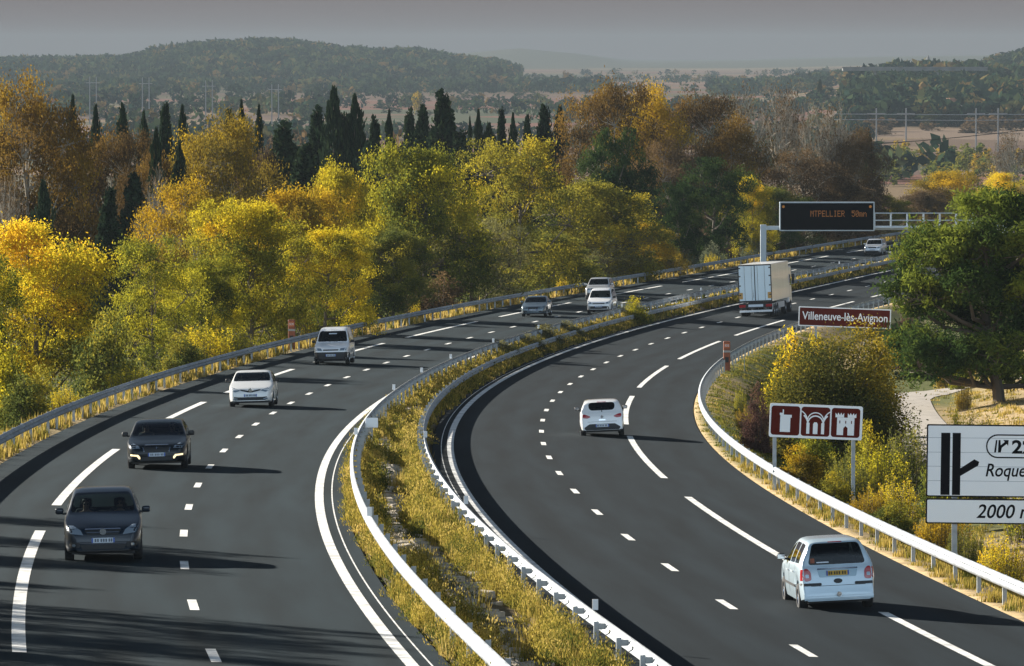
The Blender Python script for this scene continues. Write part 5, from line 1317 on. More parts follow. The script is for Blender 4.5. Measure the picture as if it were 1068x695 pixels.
def make_person(root, name_loc, label, group, driver=True, hair=True, shades=False, cat='person'):
    """seated figure: one skinned body, pullover and hair as parts"""
    V = []; E = []; Rd = []
    def v(p, r, par=None):
        V.append(p); Rd.append(r)
        if par is not None: E.append((par, len(V) - 1))
        return len(V) - 1
    pel = v((0, 0, .1), .15); ab = v((-.04, 0, .26), .135, pel); ch = v((-.10, 0, .43), .15, ab); nk = v((-.13, 0, .57), .058, ch); jaw = v((-.10, 0, .64), .07, nk); hd = v((-.10, 0, .72), .092, jaw); tp = v((-.11, 0, .80), .07, hd)
    nose = v((.0, 0, .70), .014, hd)
    cl = []
    for s in (-1, 1):
        sh = v((-.11, .19 * s, .49), .068, ch)
        hand = (.36, .16 * s, .36) if driver else (.28, .12 * s, .14)
        el = v((.06, .25 * s, .24), .047, sh); wr = v((hand[0] - .09, hand[1], hand[2] - .02), .03, el); pm = v(hand, .034, wr)
        for k in range(4): 
            f1 = v((hand[0] + .045, hand[1] + s * (.027 - .018 * k), hand[2] + .012), .0095, pm); v((hand[0] + .075 - .006 * abs(k - 1.5), hand[1] + s * (.027 - .018 * k), hand[2] - .01), .008, f1)
        t1 = v((hand[0] - .02, hand[1] - s * .045, hand[2] + .015), .011, pm); v((hand[0] + .02, hand[1] - s * .06, hand[2] + .02), .009, t1)
        hp = v((.05, .09 * s, .09), .095, pel); kn = v((.46, .13 * s, .17), .065, hp); an = v((.74, .13 * s, -.16), .04, kn); v((.87, .13 * s, -.18), .035, an)
    def skin(name, V, E, Rd, mat, parent, sub=2):
        me = bpy.data.meshes.new(name); me.from_pydata(V, E, []); me.materials.append(mat)
        o = bpy.data.objects.new(name, me); col.objects.link(o); o.parent = parent
        o.modifiers.new('skin', 'SKIN')
        for i, r_ in enumerate(Rd): me.skin_vertices[0].data[i].radius = (r_, r_)
        me.skin_vertices[0].data[0].use_root = True
        sb = o.modifiers.new('sub', 'SUBSURF'); sb.levels = sb.render_levels = sub
        bpy.context.view_layer.update()
        m2 = bpy.data.meshes.new_from_object(o.evaluated_get(bpy.context.evaluated_depsgraph_get())); o.modifiers.clear(); o.data = m2; m2.name = name
        m2.polygons.foreach_set('use_smooth', [True] * len(m2.polygons)); return o
    body = skin('person', V, E, Rd, M['skin'], None)
    body.parent = None
    # pullover follows trunk and sleeves
    C = []; CE = []; CR = []
    def c(p, r, par=None):
        C.append(p); CR.append(r)
        if par is not None: CE.append((par, len(C) - 1))
        return len(C) - 1
    a = c((0, 0, .1), .165); b = c((-.04, 0, .26), .15, a); d = c((-.10, 0, .43), .165, b); e = c((-.125, 0, .53), .085, d)
    for s in (-1, 1):
        sh = c((-.11, .19 * s, .49), .08, d); hand = (.36, .16 * s, .36) if driver else (.28, .12 * s, .14)
        el = c((.06, .25 * s, .24), .058, sh); c((hand[0] - .11, hand[1], hand[2] - .03), .04, el)
    skin('pullover', C, CE, CR, M['cloth'], body)
    mb = MB(); bm = bmesh.new(); bmesh.ops.create_uvsphere(bm, u_segments=14, v_segments=9, radius=.104)
    for w_ in bm.verts: w_.co = Vector((w_.co.x * 1.02 - .125, w_.co.y * .95, w_.co.z * 1.08 + .755))
    bmesh.ops.delete(bm, geom=[w_ for w_ in bm.verts if w_.co.z < .72 and w_.co.x > -.13 or w_.co.z < .66 or (w_.co.x > -.06 and w_.co.z < .79)], context='VERTS')
    me = bpy.data.meshes.new('hair'); bm.to_mesh(me); bm.free(); link('hair', me, M['hair'], body, 180)
    mb = MB()
    for s in (-1, 1): mb.bevbox(-.03, .0, .012 * s if s > 0 else -.06, .06 if s > 0 else -.012, .705, .74, .008)
    mb.box(-.024, -.008, -.02, .02, .726, .732); mb.build('sunglasses' if shades else 'eyes', M['black_paint'], body)
    body.matrix_world = root.matrix_world @ Matrix.Translation(name_loc)
    tag(body, label, cat, group)
    return body

def wheel(root, x, y, r, w, rimstyle=5):
    s = 1 if y > 0 else -1
    h = empty('wheel', (x, y, r)); h.parent = root
    MB().lathe([(r * .62, -w / 2), (r * .9, -w / 2), (r * .985, -w * .38), (r, -w * .2), (r, w * .2), (r * .985, w * .38), (r * .9, w / 2), (r * .62, w / 2), (r * .60, 0), (r * .62, -w / 2)], 'y', 28).build('tyre', M['rubber'], h, smooth=40)
    mb = MB(); f = s * w * .40
    mb.lathe([(r * .63, f), (r * .58, f + s * .01), (r * .55, f - s * .03), (r * .54, -f)], 'y', 28); mb.lathe([(0, f + s * .005), (r * .15, f), (r * .16, f - s * .03)], 'y', 14)
    for k in range(rimstyle):
        m = Matrix.Rotation(2 * math.pi * k / rimstyle, 4, 'Y'); mb.box(-r * .075, r * .075, min(f - s * .022, f - s * .004), max(f - s * .022, f - s * .004), r * .1, r * .58, m)
    mb.lathe([(r * .54, -f * .2), (.02, -f * .2)], 'y', 20)
    mb.build('rim', M['alloy'], h, smooth=40)

def make_car(sp, pos, head, label, cat='car', group=None, paint=None, nm='car'):
    """pos: ground point under the car's middle; head: unit vector it drives along"""
    B = Body(sp); L, W = sp['L'], sp['W']; hl = L / 2
    root = empty(nm, pos, math.atan2(head.y, head.x), label, cat, group)
    root.rotation_mode = 'XYZ'; root.rotation_euler = (sp.get('rollang', 0), -math.atan2(head.z, math.hypot(head.x, head.y)), math.atan2(head.y, head.x))
    gl = M['glass']
    # shape of the openings
    c0, c1, c2, c3 = sp['ws'][0], sp['ws'][1], sp['rw'][0], sp['rw'][1]
    def wtop(x): return W / 2 * B.plan(x) * .955 - sp.get('tumble', .34) * max(B.top(x) - min(B.belt(x), B.top(x) - .05) - .05, 0)
    za, zb = B.top(c0) + .02, B.top(c1) - .02
    wa, wb = wtop(c0) - .09, wtop(c1) - .075
    wp = round_poly([(-wa, za), (wa, za), (wa * .5 + wb * .5 + .02, (za + zb) / 2), (wb, zb), (-wb, zb), (-wa * .5 - wb * .5 - .02, (za + zb) / 2)], .07)
    xm = hl - (c1 + .3)
    panes = []
    V, Fc = B.cut(wp, 0, lambda f: f.normal.x > .15 and f.calc_center_median().x > xm and f.calc_center_median().z > za - .06)
    panes.append(('windscreen', V, Fc, gl))
    if sp.get('rear_glass', True):
        za, zb = B.top(c3) + .0, B.top(c2) - .03; wa, wb = sp.get('rw_w', (wtop(c3) - .09, wtop(c2) - .08))
        rp = round_poly([(-wa, za), (wa, za), (wb, zb), (-wb, zb)], sp.get('rw_round', .1), 4)
        xm2 = hl - (c2 - .25)
        V, Fc = B.cut(rp, 0, lambda f: f.normal.x < -.1 and f.calc_center_median().x < xm2 and f.calc_center_median().z > za - .06)
        panes.append(('rear_window', V, Fc, M['glass_d'] if sp.get('dark_rear', True) else gl))
    for (xa, xb) in sp['side']:
        lo = [(hl - x, B.belt(x) + .03) for x in np.linspace(xa, xb, 4)]
        hi = [(hl - x, max(B.belt(x) + .05, B.top(x) - sp.get('rail', .115))) for x in np.linspace(xb, xa, 7)]
        poly = round_poly(lo + hi, .035, 2)
        for sd_ in (1, -1):
            V, Fc = B.cut(poly, 1, lambda f: f.normal.y * sd_ > .4 and f.calc_center_median().y * sd_ > 0 and f.calc_center_median().z > B.belt(xa) - .1)
            panes.append(('side_window', V, Fc, gl))
    me = bpy.data.meshes.new('body'); B.bm.to_mesh(me)
    body = link('body', me, paint, root, 35)
    for nm_, V, Fc, m in panes:
        if not Fc: continue
        mm = bpy.data.meshes.new(nm_); mm.from_pydata(V, [], Fc); link(nm_, mm, m, root, 60)
    # black surround just inside the pane edges, floor and seats
    mb = MB(); xf, xr, r = sp['wheels']
    mb.box(-hl + .25, hl - .25, -W / 2 * .62, W / 2 * .62, .2, .42)
    zc_ = B.belt((xf + xr) / 2)
    mb.bevbox(hl - c0 - .75, hl - c0 - .05, -W / 2 * .8, W / 2 * .8, zc_ - .42, zc_ - .06, .05)        # dashboard
    seat_x = hl - sp.get('seat', (c0 + c1) / 2 + .75)
    for sy in (-1, 1):
        y = sy * W * .215
        mb.bevbox(seat_x - .05, seat_x + .5, y - .24, y + .24, .4, .58, .05); mb.bevbox(seat_x - .28, seat_x - .08, y - .24, y + .24, .5, zc_ + .12, .06); mb.bevbox(seat_x - .33, seat_x - .22, y - .13, y + .13, zc_ + .14, zc_ + .34, .04)
    if sp.get('bench', True):
        bx = seat_x - .95; mb.bevbox(bx - .22, bx - .04, -W * .38, W * .38, .5, zc_ + .02, .06)
        for sy in (-.24, .24): mb.bevbox(bx - .22, bx - .13, sy * W - .12, sy * W + .12, zc_ + .03, zc_ + .17, .03)
    mb.tube([(seat_x + .62, W * .215 + .17 * math.cos(t), zc_ - .0 + .17 * math.sin(t)) for t in np.linspace(0, 6.283, 15)], .016, 5, cap=False)
    mb.build('interior', M['interior'], root, smooth=30)
    MB().box(-hl + .2, hl - .2, -W / 2 * .80, W / 2 * .80, .19, .34).build('underbody', M['black_paint'], root)
    mb = MB()
    for xw in (xf, xr):
        for sy in (-1, 1): mb.box(hl - xw - r - .05, hl - xw + r + .05, min(sy * W * .30, sy * W * .44), max(sy * W * .30, sy * W * .44), .3, r * 2 + .06)
    mb.build('wheel_housing', M['black_paint'], root)
    tw = sp.get('tyre_w', .205)
    for xw in (xf, xr):
        for sy in (1, -1): wheel(root, hl - xw, sy * (W / 2 * .985 - tw / 2), r, tw, sp.get('spokes', 5))
    # mirrors
    mx = hl - sp.get('mirror_x', c0 + .42); mz = B.belt(c0 + .4) + .07
    for sy in (1, -1):
        yb = W / 2 * .93 * sy
        m = MB(); y0, y1 = sorted((yb + sy * .06, yb + sy * .25)); m.bevbox(mx - .06, mx + .06, y0, y1, mz - .01, mz + .135, .045, 3); o = m.build('wing_mirror', sp.get('mirror', paint), root, smooth=60)
        m = MB(); y0, y1 = sorted((yb - sy * .04, yb + sy * .09)); m.box(mx - .03, mx + .02, y0, y1, mz - .02, mz + .03); m.build('mirror_arm', M['black_paint'], o)
        m = MB(); y0, y1 = sorted((yb + sy * .075, yb + sy * .235)); m.box(mx - .066, mx - .060, y0, y1, mz + .01, mz + .115); m.build('mirror_glass', M['chrome'], o)
    # plates lying on the skin
    for nm_, poly, side, mat, both, *kw in sp['skin']:
        kw = kw[0] if kw else {}
        for k in ((0, 1) if both else (0,)):
            pl = poly if k == 0 else (sym(poly) if side in ('front', 'rear') else poly); sd_ = side if k == 0 or side in ('front', 'rear') else 'right'
            me = B.patch(pl, sd_, **kw); me.name = nm_; link(nm_, me, mat, root, 40)
    B.bm.free()
    return root

def box_poly(y0, y1, z0, z1, r=.02): return rrect(y0, y1, z0, z1, r, 3)
def plate(z, y=0, w=.26, h=.055): return box_poly(y - w, y + w, z - h, z + h, .01)
def plate_parts(z, side, mat, y=0):
    """plate with blue ends and unreadable dark characters"""
    P0 = plate(z, y)
    out = [('number_plate', P0, side, mat, False, dict(out=.016, follow=False, plane=P0))]
    out.append(('plate_band', box_poly(y - .258, y - .225, z - .053, z + .053, .004), side, M['plate_blue'], False, dict(out=.019, deep=.002, follow=False, plane=P0)))
    out.append(('plate_band', box_poly(y + .225, y + .258, z - .053, z + .053, .004), side, M['plate_blue'], False, dict(out=.019, deep=.002, follow=False, plane=P0)))
    for dy in (-.17, -.115, -.04, .015, .07, .14, .19): out.append(('plate_character', box_poly(y + dy - .018, y + dy + .018, z - .036, z + .036, .008), side, M['plate_ink'], False, dict(out=.019, deep=.002, follow=False, plane=P0)))
    return out
M['plate_blue'] = plain('plate_blue', (.02, .08, .4), .4); M['plate_ink'] = plain('plate_ink', (.10, .12, .15), .5); M['plate_ink_y'] = plain('plate_ink_dark', (.06, .04, .01), .5)
def paint(name, c, metal=.0, rough=.3, coat=1.0): return plain(name, c, rough, metal, coat=coat, spec=.5 * coat, noise=.03, nscale=.7)

PLAN = [(0, .70), (.06, .80), (.2, .90), (.45, .965), (.9, .99), (1.6, 1.0)]
def plan(L, rear=(.99, .965, .88)): return PLAN + [(L - .8, rear[0]), (L - .3, rear[1]), (L - .08, .93), (L, rear[2])]
star = lambda z: [('badge', [(.075 * math.cos(R(a)), z + .075 * math.sin(R(a))) for a in range(0, 360, 24)], 'front', M['chrome'], False, dict(out=.03, deep=.02, follow=False)),
                  ('badge_ring_field', [(.058 * math.cos(R(a)), z + .058 * math.sin(R(a))) for a in range(0, 360, 24)], 'front', M['black_paint'], False, dict(out=.032, deep=.01, follow=False)),
                  ('badge_star', [(q * math.cos(R(a)), z + q * math.sin(R(a))) for a, q in ((90, .07), (150, .012), (210, .07), (270, .012), (330, .07), (30, .012))], 'front', M['chrome'], False, dict(out=.035, deep=.01, follow=False))]
diamond = lambda z, side, w=.055, h=.075: [('badge', [(-w, z), (0, z - h), (w, z), (0, z + h)], side, M['chrome'], False, dict(out=.02, deep=.03, follow=False)), ('badge_core', [(-w * .45, z), (0, z - h * .45), (w * .45, z), (0, z + h * .45)], side, M['black_paint'], False, dict(out=.022, deep=.01, follow=False))]

S = {}
# dark grey one-box hatch, nearest
S['compact'] = dict(L=3.85, W=1.77, H=1.60, top=[(0, .50), (.03, .62), (.10, .74), (.3, .84), (.9, 1.02), (1.02, 1.06), (1.75, 1.50), (2.2, 1.585), (2.9, 1.58), (3.4, 1.50), (3.55, 1.36), (3.72, 1.02), (3.81, .80), (3.85, .48)],
   belt=[(0, .9), (.9, .94), (1.6, .98), (3.0, 1.03), (3.85, 1.08)], plan=plan(3.85), wheels=(.78, 3.35, .31), ws=(1.04, 1.80), rw=(3.42, 3.70), side=[(1.22, 1.62), (1.66, 2.42), (2.50, 3.2)], seat=2.0, mirror_x=1.42, spokes=7, dark_rear=False,
   skin=[('headlight', [(.44, .62), (.72, .66), (.80, .74), (.80, .84), (.66, .83), (.50, .73)], 'front', M['lamp'], True), ('grille', [(-.40, .70), (-.34, .62), (.34, .62), (.40, .70), (.40, .735), (-.40, .735)], 'front', M['black_paint'], False),
         ('chrome_bar', box_poly(-.40, .40, .742, .762, .008), 'front', M['chrome'], False, dict(out=.012)), ('grille_slat', box_poly(-.36, .36, .672, .686, .005), 'front', M['chrome'], False, dict(out=.012)),
         ('lower_intake', [(-.46, .30), (.46, .30), (.52, .40), (-.52, .40)], 'front', M['black_paint'], False), ('fog_light_recess', box_poly(.52, .76, .34, .46, .04), 'front', M['black_paint'], True), ('fog_light', box_poly(.62, .70, .37, .43, .028), 'front', M['lamp'], True, dict(out=.014)),
         ('bumper_strip', box_poly(-.8, .8, .255, .285, .01), 'front', M['black_paint'], False)] + plate_parts(.50, 'front', M['plate']) + star(.69))
# dark estate
S['estate'] = dict(L=4.8, W=1.85, H=1.47, top=[(0, .52), (.03, .62), (.1, .72), (.3, .80), (1.0, .93), (1.25, .98), (2.1, 1.40), (2.6, 1.465), (3.6, 1.45), (4.3, 1.37), (4.6, 1.1), (4.75, .85), (4.8, .5)],
   belt=[(0, .86), (1.2, .90), (2.5, .94), (4.8, 1.0)], plan=plan(4.8), wheels=(.93, 3.75, .335), ws=(1.28, 2.12), rw=(4.3, 4.58), side=[(1.75, 2.60), (2.70, 3.45), (3.53, 4.1)], seat=2.75, spokes=5, mirror=M['black_paint'],
   skin=[('headlight', [(.50, .66), (.78, .66), (.84, .74), (.82, .84), (.68, .80), (.54, .73)], 'front', M['lamp'], True), ('grille', round_poly([(-.40, .70), (-.36, .55), (.36, .55), (.40, .70), (.34, .755), (-.34, .755)], .05), 'front', M['black_paint'], False), ('chrome_bar', box_poly(-.36, .36, .757, .775, .006), 'front', M['chrome'], False, dict(out=.012)),
         ('grille_trim', [(-.43, .70), (-.405, .70), (-.365, .56), (-.39, .56)], 'front', M['chrome'], False, dict(out=.012)), ('grille_trim', [(.405, .70), (.43, .70), (.39, .56), (.365, .56)], 'front', M['chrome'], False, dict(out=.012)),
         ('lower_intake', [(-.5, .29), (.5, .29), (.44, .40), (-.44, .40)], 'front', M['black_paint'], False), ('fog_light', [(.50, .34), (.54, .34), (.60, .42), (.80, .44), (.80, .49), (.56, .47), (.50, .40)], 'front', plain('day_lamp', (.75, .62, .35), .2, emit=(1, .8, .45), estr=.5), True, dict(out=.012)),
         ('badge', [(-.03, .68), (0, .63), (.03, .68), (0, .71)], 'front', M['chrome'], False, dict(out=.014))] + plate_parts(.47, 'front', M['plate']))
# white hatch with black grille bar and diamond
S['hatch'] = dict(L=4.3, W=1.81, H=1.47, top=[(0, .50), (.03, .62), (.1, .73), (.3, .82), (1.0, .98), (1.15, 1.02), (1.95, 1.40), (2.4, 1.47), (3.2, 1.44), (3.7, 1.34), (4.0, 1.08), (4.2, .88), (4.3, .5)],
   belt=[(0, .88), (1.1, .93), (2.2, .97), (4.3, 1.04)], plan=plan(4.3), wheels=(.86, 3.50, .325), ws=(1.18, 1.97), rw=(3.68, 4.0), side=[(1.6, 2.45), (2.53, 3.3)], seat=2.55, mirror=M['black_paint'],
   skin=[('headlight', [(.42, .68), (.62, .63), (.80, .70), (.82, .83), (.70, .81), (.50, .74)], 'front', M['lamp'], True), ('grille', [(-.44, .70), (-.1, .62), (.1, .62), (.44, .70), (.44, .75), (.1, .69), (-.1, .69), (-.44, .75)], 'front', M['black_paint'], False),
         ('lower_intake', round_poly([(-.62, .30), (.62, .30), (.68, .45), (.5, .43), (-.5, .43), (-.68, .45)], .04), 'front', M['black_paint'], False), ('fog_light', box_poly(.52, .70, .33, .39, .02), 'front', M['lamp'], True, dict(out=.016))] + diamond(.70, 'front', .085, .11) + plate_parts(.50, 'front', M['plate']))
# tall white van
S['van'] = dict(L=4.45, W=1.82, H=1.90, top=[(0, .58), (.03, .72), (.1, .84), (.3, .93), (.95, 1.10), (1.1, 1.14), (1.75, 1.70), (2.1, 1.82), (2.9, 1.90), (4.2, 1.88), (4.36, 1.7), (4.43, 1.0), (4.45, .6)],
   belt=[(0, 1.0), (1.1, 1.04), (2.2, 1.06), (4.45, 1.1)], plan=plan(4.45, (1.0, .995, .97)), wheels=(.82, 3.62, .33), ws=(1.14, 1.80), rw=(4.28, 4.41), side=[(1.50, 2.25)], seat=2.15, tumble=.22, rear_glass=False, bench=False, mirror=M['black_paint'], sill=.26, mirror_x=1.5,
   skin=[('headlight', [(.44, .73), (.78, .73), (.82, .80), (.80, .88), (.50, .85)], 'front', M['lamp'], True), ('grille', box_poly(-.40, .40, .735, .80, .02), 'front', M['black_paint'], False), ('badge', box_poly(-.05, .05, .74, .80, .02), 'front', M['chrome'], False, dict(out=.014)),
         ('bumper', round_poly([(-.88, .30), (.88, .30), (.90, .58), (.82, .66), (-.82, .66), (-.90, .58)], .05), 'front', M['black_paint'], False, dict(out=.03, deep=.05)), ('sun_strip', box_poly(-.2, .2, 1.55, 1.60, .01), 'front', M['plate'], False, dict(out=.005, deep=.008))] + [(a, b, c, d, e, dict(f_[0], out=f_[0]['out'] + .025)) for a, b, c, d, e, *f_ in plate_parts(.50, 'front', M['plate'])])
# blue grey saloon
S['saloon'] = dict(L=4.5, W=1.77, H=1.43, top=[(0, .50), (.03, .62), (.1, .70), (.3, .78), (1.1, .92), (1.3, .96), (2.1, 1.36), (2.5, 1.425), (3.0, 1.40), (3.4, 1.30), (3.9, 1.02), (4.35, .97), (4.46, .8), (4.5, .5)],
   belt=[(0, .84), (1.3, .89), (2.5, .92), (4.5, .96)], plan=plan(4.5), wheels=(.88, 3.5, .32), ws=(1.32, 2.12), rw=(3.30, 3.86), side=[(1.78, 2.5), (2.58, 3.3)], seat=2.7,
   skin=[('headlight', [(.48, .62), (.78, .63), (.81, .73), (.52, .72)], 'front', M['lamp'], True), ('grille', round_poly([(-.36, .68), (-.28, .44), (.28, .44), (.36, .68)], .04), 'front', M['black_paint'], False), ('grille_frame', box_poly(-.37, .37, .69, .71, .006), 'front', M['chrome'], False), ('lower_intake', box_poly(.40, .74, .32, .42, .03), 'front', M['black_paint'], True)] + plate_parts(.50, 'front', M['plate']))
# small white van with windows
S['mpv'] = dict(L=4.2, W=1.80, H=1.80, top=[(0, .56), (.03, .70), (.1, .82), (.3, .90), (.85, 1.05), (1.0, 1.09), (1.65, 1.62), (2.0, 1.75), (2.6, 1.80), (3.9, 1.77), (4.1, 1.6), (4.18, 1.0), (4.2, .6)],
   belt=[(0, .95), (1.0, 1.0), (2.2, 1.03), (4.2, 1.06)], plan=plan(4.2, (1.0, .99, .96)), wheels=(.84, 3.5, .32), ws=(1.04, 1.68), rw=(3.98, 4.12), side=[(1.38, 2.1), (2.2, 2.95), (3.05, 3.75)], seat=2.1, tumble=.24, mirror=M['black_paint'], mirror_x=1.38, sill=.24,
   skin=[('headlight', [(.46, .70), (.76, .70), (.82, .82), (.80, .92), (.58, .84)], 'front', M['lamp'], True), ('grille', box_poly(-.44, .44, .68, .76, .02), 'front', M['black_paint'], False), ('lower_intake', round_poly([(-.74, .34), (.74, .34), (.70, .54), (-.70, .54)], .04), 'front', M['black_paint'], False)] + plate_parts(.52, 'front', M['plate']))
# light coloured off-roader
S['suv'] = dict(L=4.4, W=1.83, H=1.70, top=[(0, .60), (.03, .76), (.1, .88), (.3, .96), (1.1, 1.07), (1.25, 1.11), (1.9, 1.58), (2.3, 1.68), (3.7, 1.66), (4.1, 1.55), (4.3, 1.12), (4.38, .9), (4.4, .6)],
   belt=[(0, .98), (1.2, 1.03), (2.5, 1.06), (4.4, 1.1)], plan=plan(4.4), wheels=(.86, 3.5, .36), ws=(1.27, 1.93), rw=(4.05, 4.26), side=[(1.65, 2.4), (2.5, 3.2), (3.28, 3.85)], seat=2.5, sill=.3, tumble=.28, tyre_w=.22,
   skin=[('headlight', [(.48, .76), (.80, .77), (.83, .92), (.54, .90)], 'front', M['lamp'], True), ('grille', box_poly(-.42, .42, .74, .90, .03), 'front', M['chrome'], False), ('grille_mesh', box_poly(-.38, .38, .76, .88, .02), 'front', M['black_paint'], False, dict(out=.012)), ('bumper_insert', round_poly([(-.78, .36), (.78, .36), (.72, .52), (-.72, .52)], .04), 'front', M['black_paint'], False)] + plate_parts(.60, 'front', M['plate']))
# small white hatch seen from behind
S['supermini'] = dict(L=4.06, W=1.73, H=1.45, top=[(0, .5), (.03, .62), (.1, .72), (.3, .82), (.95, .97), (1.1, 1.01), (1.85, 1.38), (2.3, 1.45), (3.0, 1.44), (3.5, 1.36), (3.68, 1.19), (3.84, 1.0), (3.96, .90), (4.02, .70), (4.06, .42)],
   belt=[(0, .88), (1.0, .92), (2.0, .95), (4.06, 1.0)], plan=plan(4.06, (1.0, .985, .90)), wheels=(.80, 3.40, .31), ws=(1.13, 1.87), rw=(3.44, 3.80), rw_w=(.50, .53), rw_round=.16, side=[(1.5, 2.35), (2.43, 3.05)], seat=2.4, mirror=M['black_paint'],
   skin=[('tail_light', round_poly([(.44, .80), (.58, .74), (.765, .77), (.765, .90), (.70, .91), (.54, .86)], .04), 'rear', M['red_lamp'], True, dict(out=.012)), ('rear_diffuser', round_poly([(-.66, .28), (.66, .28), (.72, .38), (.50, .52), (-.50, .52), (-.72, .38)], .03), 'rear', M['black_paint'], False, dict(out=.008)),
         ('boot_handle', box_poly(-.13, .13, .655, .69, .015), 'rear', M['chrome'], False, dict(out=.012)), ('boot_seam', box_poly(-.58, .58, .60, .61, .004), 'rear', M['interior'], False, dict(out=.004)), ('wiper', [(-.015, .98), (.015, .98), (.012, 1.18), (-.005, 1.18)], 'rear', M['black_paint'], False, dict(out=.02, deep=.01)),
         ('brake_light', box_poly(-.18, .18, 1.355, 1.375, .006), 'rear', M['red_lamp'], False)] + diamond(.80, 'rear') + plate_parts(.45, 'rear', M['plate']))
# silver blue people carrier seen from behind
S['carrier'] = dict(L=4.17, W=1.72, H=1.62, top=[(0, .5), (.03, .64), (.1, .76), (.3, .86), (.85, 1.03), (1.0, 1.07), (1.75, 1.52), (2.2, 1.61), (3.2, 1.615), (3.74, 1.57), (3.84, 1.47), (3.99, 1.05), (4.05, .95), (4.10, .70), (4.13, .55), (4.17, .40)],
   belt=[(0, .92), (1.0, .97), (2.0, 1.01), (4.17, 1.07)], plan=plan(4.17, (1.0, .985, .92)), wheels=(.80, 3.38, .31), ws=(1.04, 1.78), rw=(3.76, 3.985), rw_w=(.66, .53), rw_round=.09, side=[(1.32, 2.05), (2.13, 2.82), (2.9, 3.55)], seat=2.15, mirror=M['black_paint'], mirror_x=1.45, tumble=.42,
   skin=[('tail_light', round_poly([(.60, .72), (.765, .70), (.765, .98), (.70, 1.0), (.61, .92)], .05), 'rear', M['red_lamp'], True, dict(out=.012)), ('indicator', round_poly([(.66, .78), (.74, .78), (.74, .86), (.66, .86)], .02), 'rear', M['lamp'], True, dict(out=.018, deep=.01)),
         ('plate_recess', round_poly([(-.42, .78), (.42, .78), (.46, .95), (-.46, .95)], .03), 'rear', paint('recess_blue', (.20, .30, .36), .3), False, dict(out=.007)), ('boot_trim', box_poly(-.46, .46, .955, .985, .01), 'rear', M['chrome'], False, dict(out=.02, deep=.03)),
         ('boot_handle', [(.10 * math.cos(R(a)), .69 + .055 * math.sin(R(a))) for a in range(0, 360, 30)], 'rear', M['black_paint'], False, dict(out=.014)), ('bumper_strip', box_poly(.38, .85, .60, .66, .02), 'rear', M['black_paint'], True, dict(out=.02, deep=.03)), ('boot_seam', box_poly(-.62, .62, .585, .595, .003), 'rear', M['interior'], False, dict(out=.004)),
         ('tow_ball', [(.055 * math.cos(R(a)), .40 + .055 * math.sin(R(a))) for a in range(0, 360, 36)], 'rear', M['chrome'], False, dict(out=.07, deep=.09, follow=False)), ('sticker', round_poly([(.50, 1.10), (.60, 1.10), (.59, 1.21), (.50, 1.21)], .02), 'rear', M['orange'], False, dict(out=.004, deep=.006)),
         ('sticker_strip', box_poly(.18, .46, 1.10, 1.125, .005), 'rear', M['plate'], False, dict(out=.004, deep=.006)), ('brake_light', box_poly(-.16, .16, 1.545, 1.565, .006), 'rear', M['red_lamp'], False),
         ('tail_light_side', round_poly([(-2.0, .73), (-1.84, .71), (-1.86, .98), (-1.96, .96)], .03), 'left', M['red_lamp'], True, dict(out=.008)), ('side_moulding', box_poly(-1.0, .85, .52, .58, .015), 'left', M['black_paint'], True, dict(out=.012, deep=.03)), ('door_handle', box_poly(-.02, .16, .83, .865, .012), 'left', M['chrome'], True, dict(out=.02, deep=.03)), ('door_handle', box_poly(-.92, -.74, .85, .885, .012), 'left', M['chrome'], True, dict(out=.02, deep=.03)),
         ('door_seam', [(.02, .36), (.032, .36), (.04, 1.0), (.028, 1.0)], 'left', M['interior'], True, dict(out=.004)), ('door_seam', [(.86, .38), (.872, .38), (.90, .98), (.888, .98)], 'left', M['interior'], True, dict(out=.004))]
        + [(a, b, c, M['plate_ink_y'] if d is M['plate_ink'] else d, e, *f_) for a, b, c, d, e, *f_ in plate_parts(.87, 'rear', M['plate_y'])])

def along(c, Y, back=False):
    a, b = Vector(rpt(c, Y - 2, 0)), Vector(rpt(c, Y + 2, 0)); d = (b - a).normalized(); return -d if back else d
def on_road(c, u, v, Lc, oncoming):
    """middle of a car whose nearer end stands at photo pixel u, v"""
    Ys = np.linspace(100, 640, 5401); P = [at(u, v, Y) for Y in Ys[::20]]
    best = None
    x, z, d, bk = road(c, Ys); px = (u - 534) / F * Ys
    zc = np.array([(-(SP) + (-(v - 347.5) / F) * CP)]) / (CP + (-(v - 347.5) / F) * SP) * Ys + ZO
    zr = z + bk * (px - x); j = int(np.argmin(np.abs(zc - zr))); Y = Ys[j]
    off = (px[j] - x[j]) / math.sqrt(1 + d[j] ** 2) ** .5
    d_ = along(c, Y); p = Vector((px[j], Y, 0)) + d_ * (Lc / 2); 
    xx, zz_, dd, bb = road(c, p.y); p.z = zz_ + bb * (p.x - xx)
    return Vector((p.x, p.y, float(p.z) + .004)), (-d_ if oncoming else d_), float(bk)
def drive(key, c, u, v, oncoming, label, pt, nm, cat='car', seats=()):
    sp = S[key]; p, h, bk = on_road(c, u, v, sp['L'], oncoming)
    sp = dict(sp, rollang=(-math.atan(bk)) * (-1 if oncoming else 1) * -1)
    root = make_car(sp, p, h, label, cat, 'vehicles on the motorway', pt, nm)
    bpy.context.view_layer.update()
    sx = sp['L'] / 2 - sp.get('seat')
    for side, lab, drv, sh in seats:
        make_person(root, (sx + .06, side * sp['W'] * .215, .50), lab, 'people in the cars', drv, True, sh)
    return root
drive('compact', 'L', 107, 587, True, 'dark grey compact car nearest the camera, oncoming, with a round star badge', paint('dark_grey_paint', (.008, .016, .028), .1, .3, .45), 'compact_car', 'car',
      [(1, 'driver in a dark pullover behind the windscreen of the dark grey compact car', True, False), (-1, 'passenger in sunglasses in the dark grey compact car', False, True)])
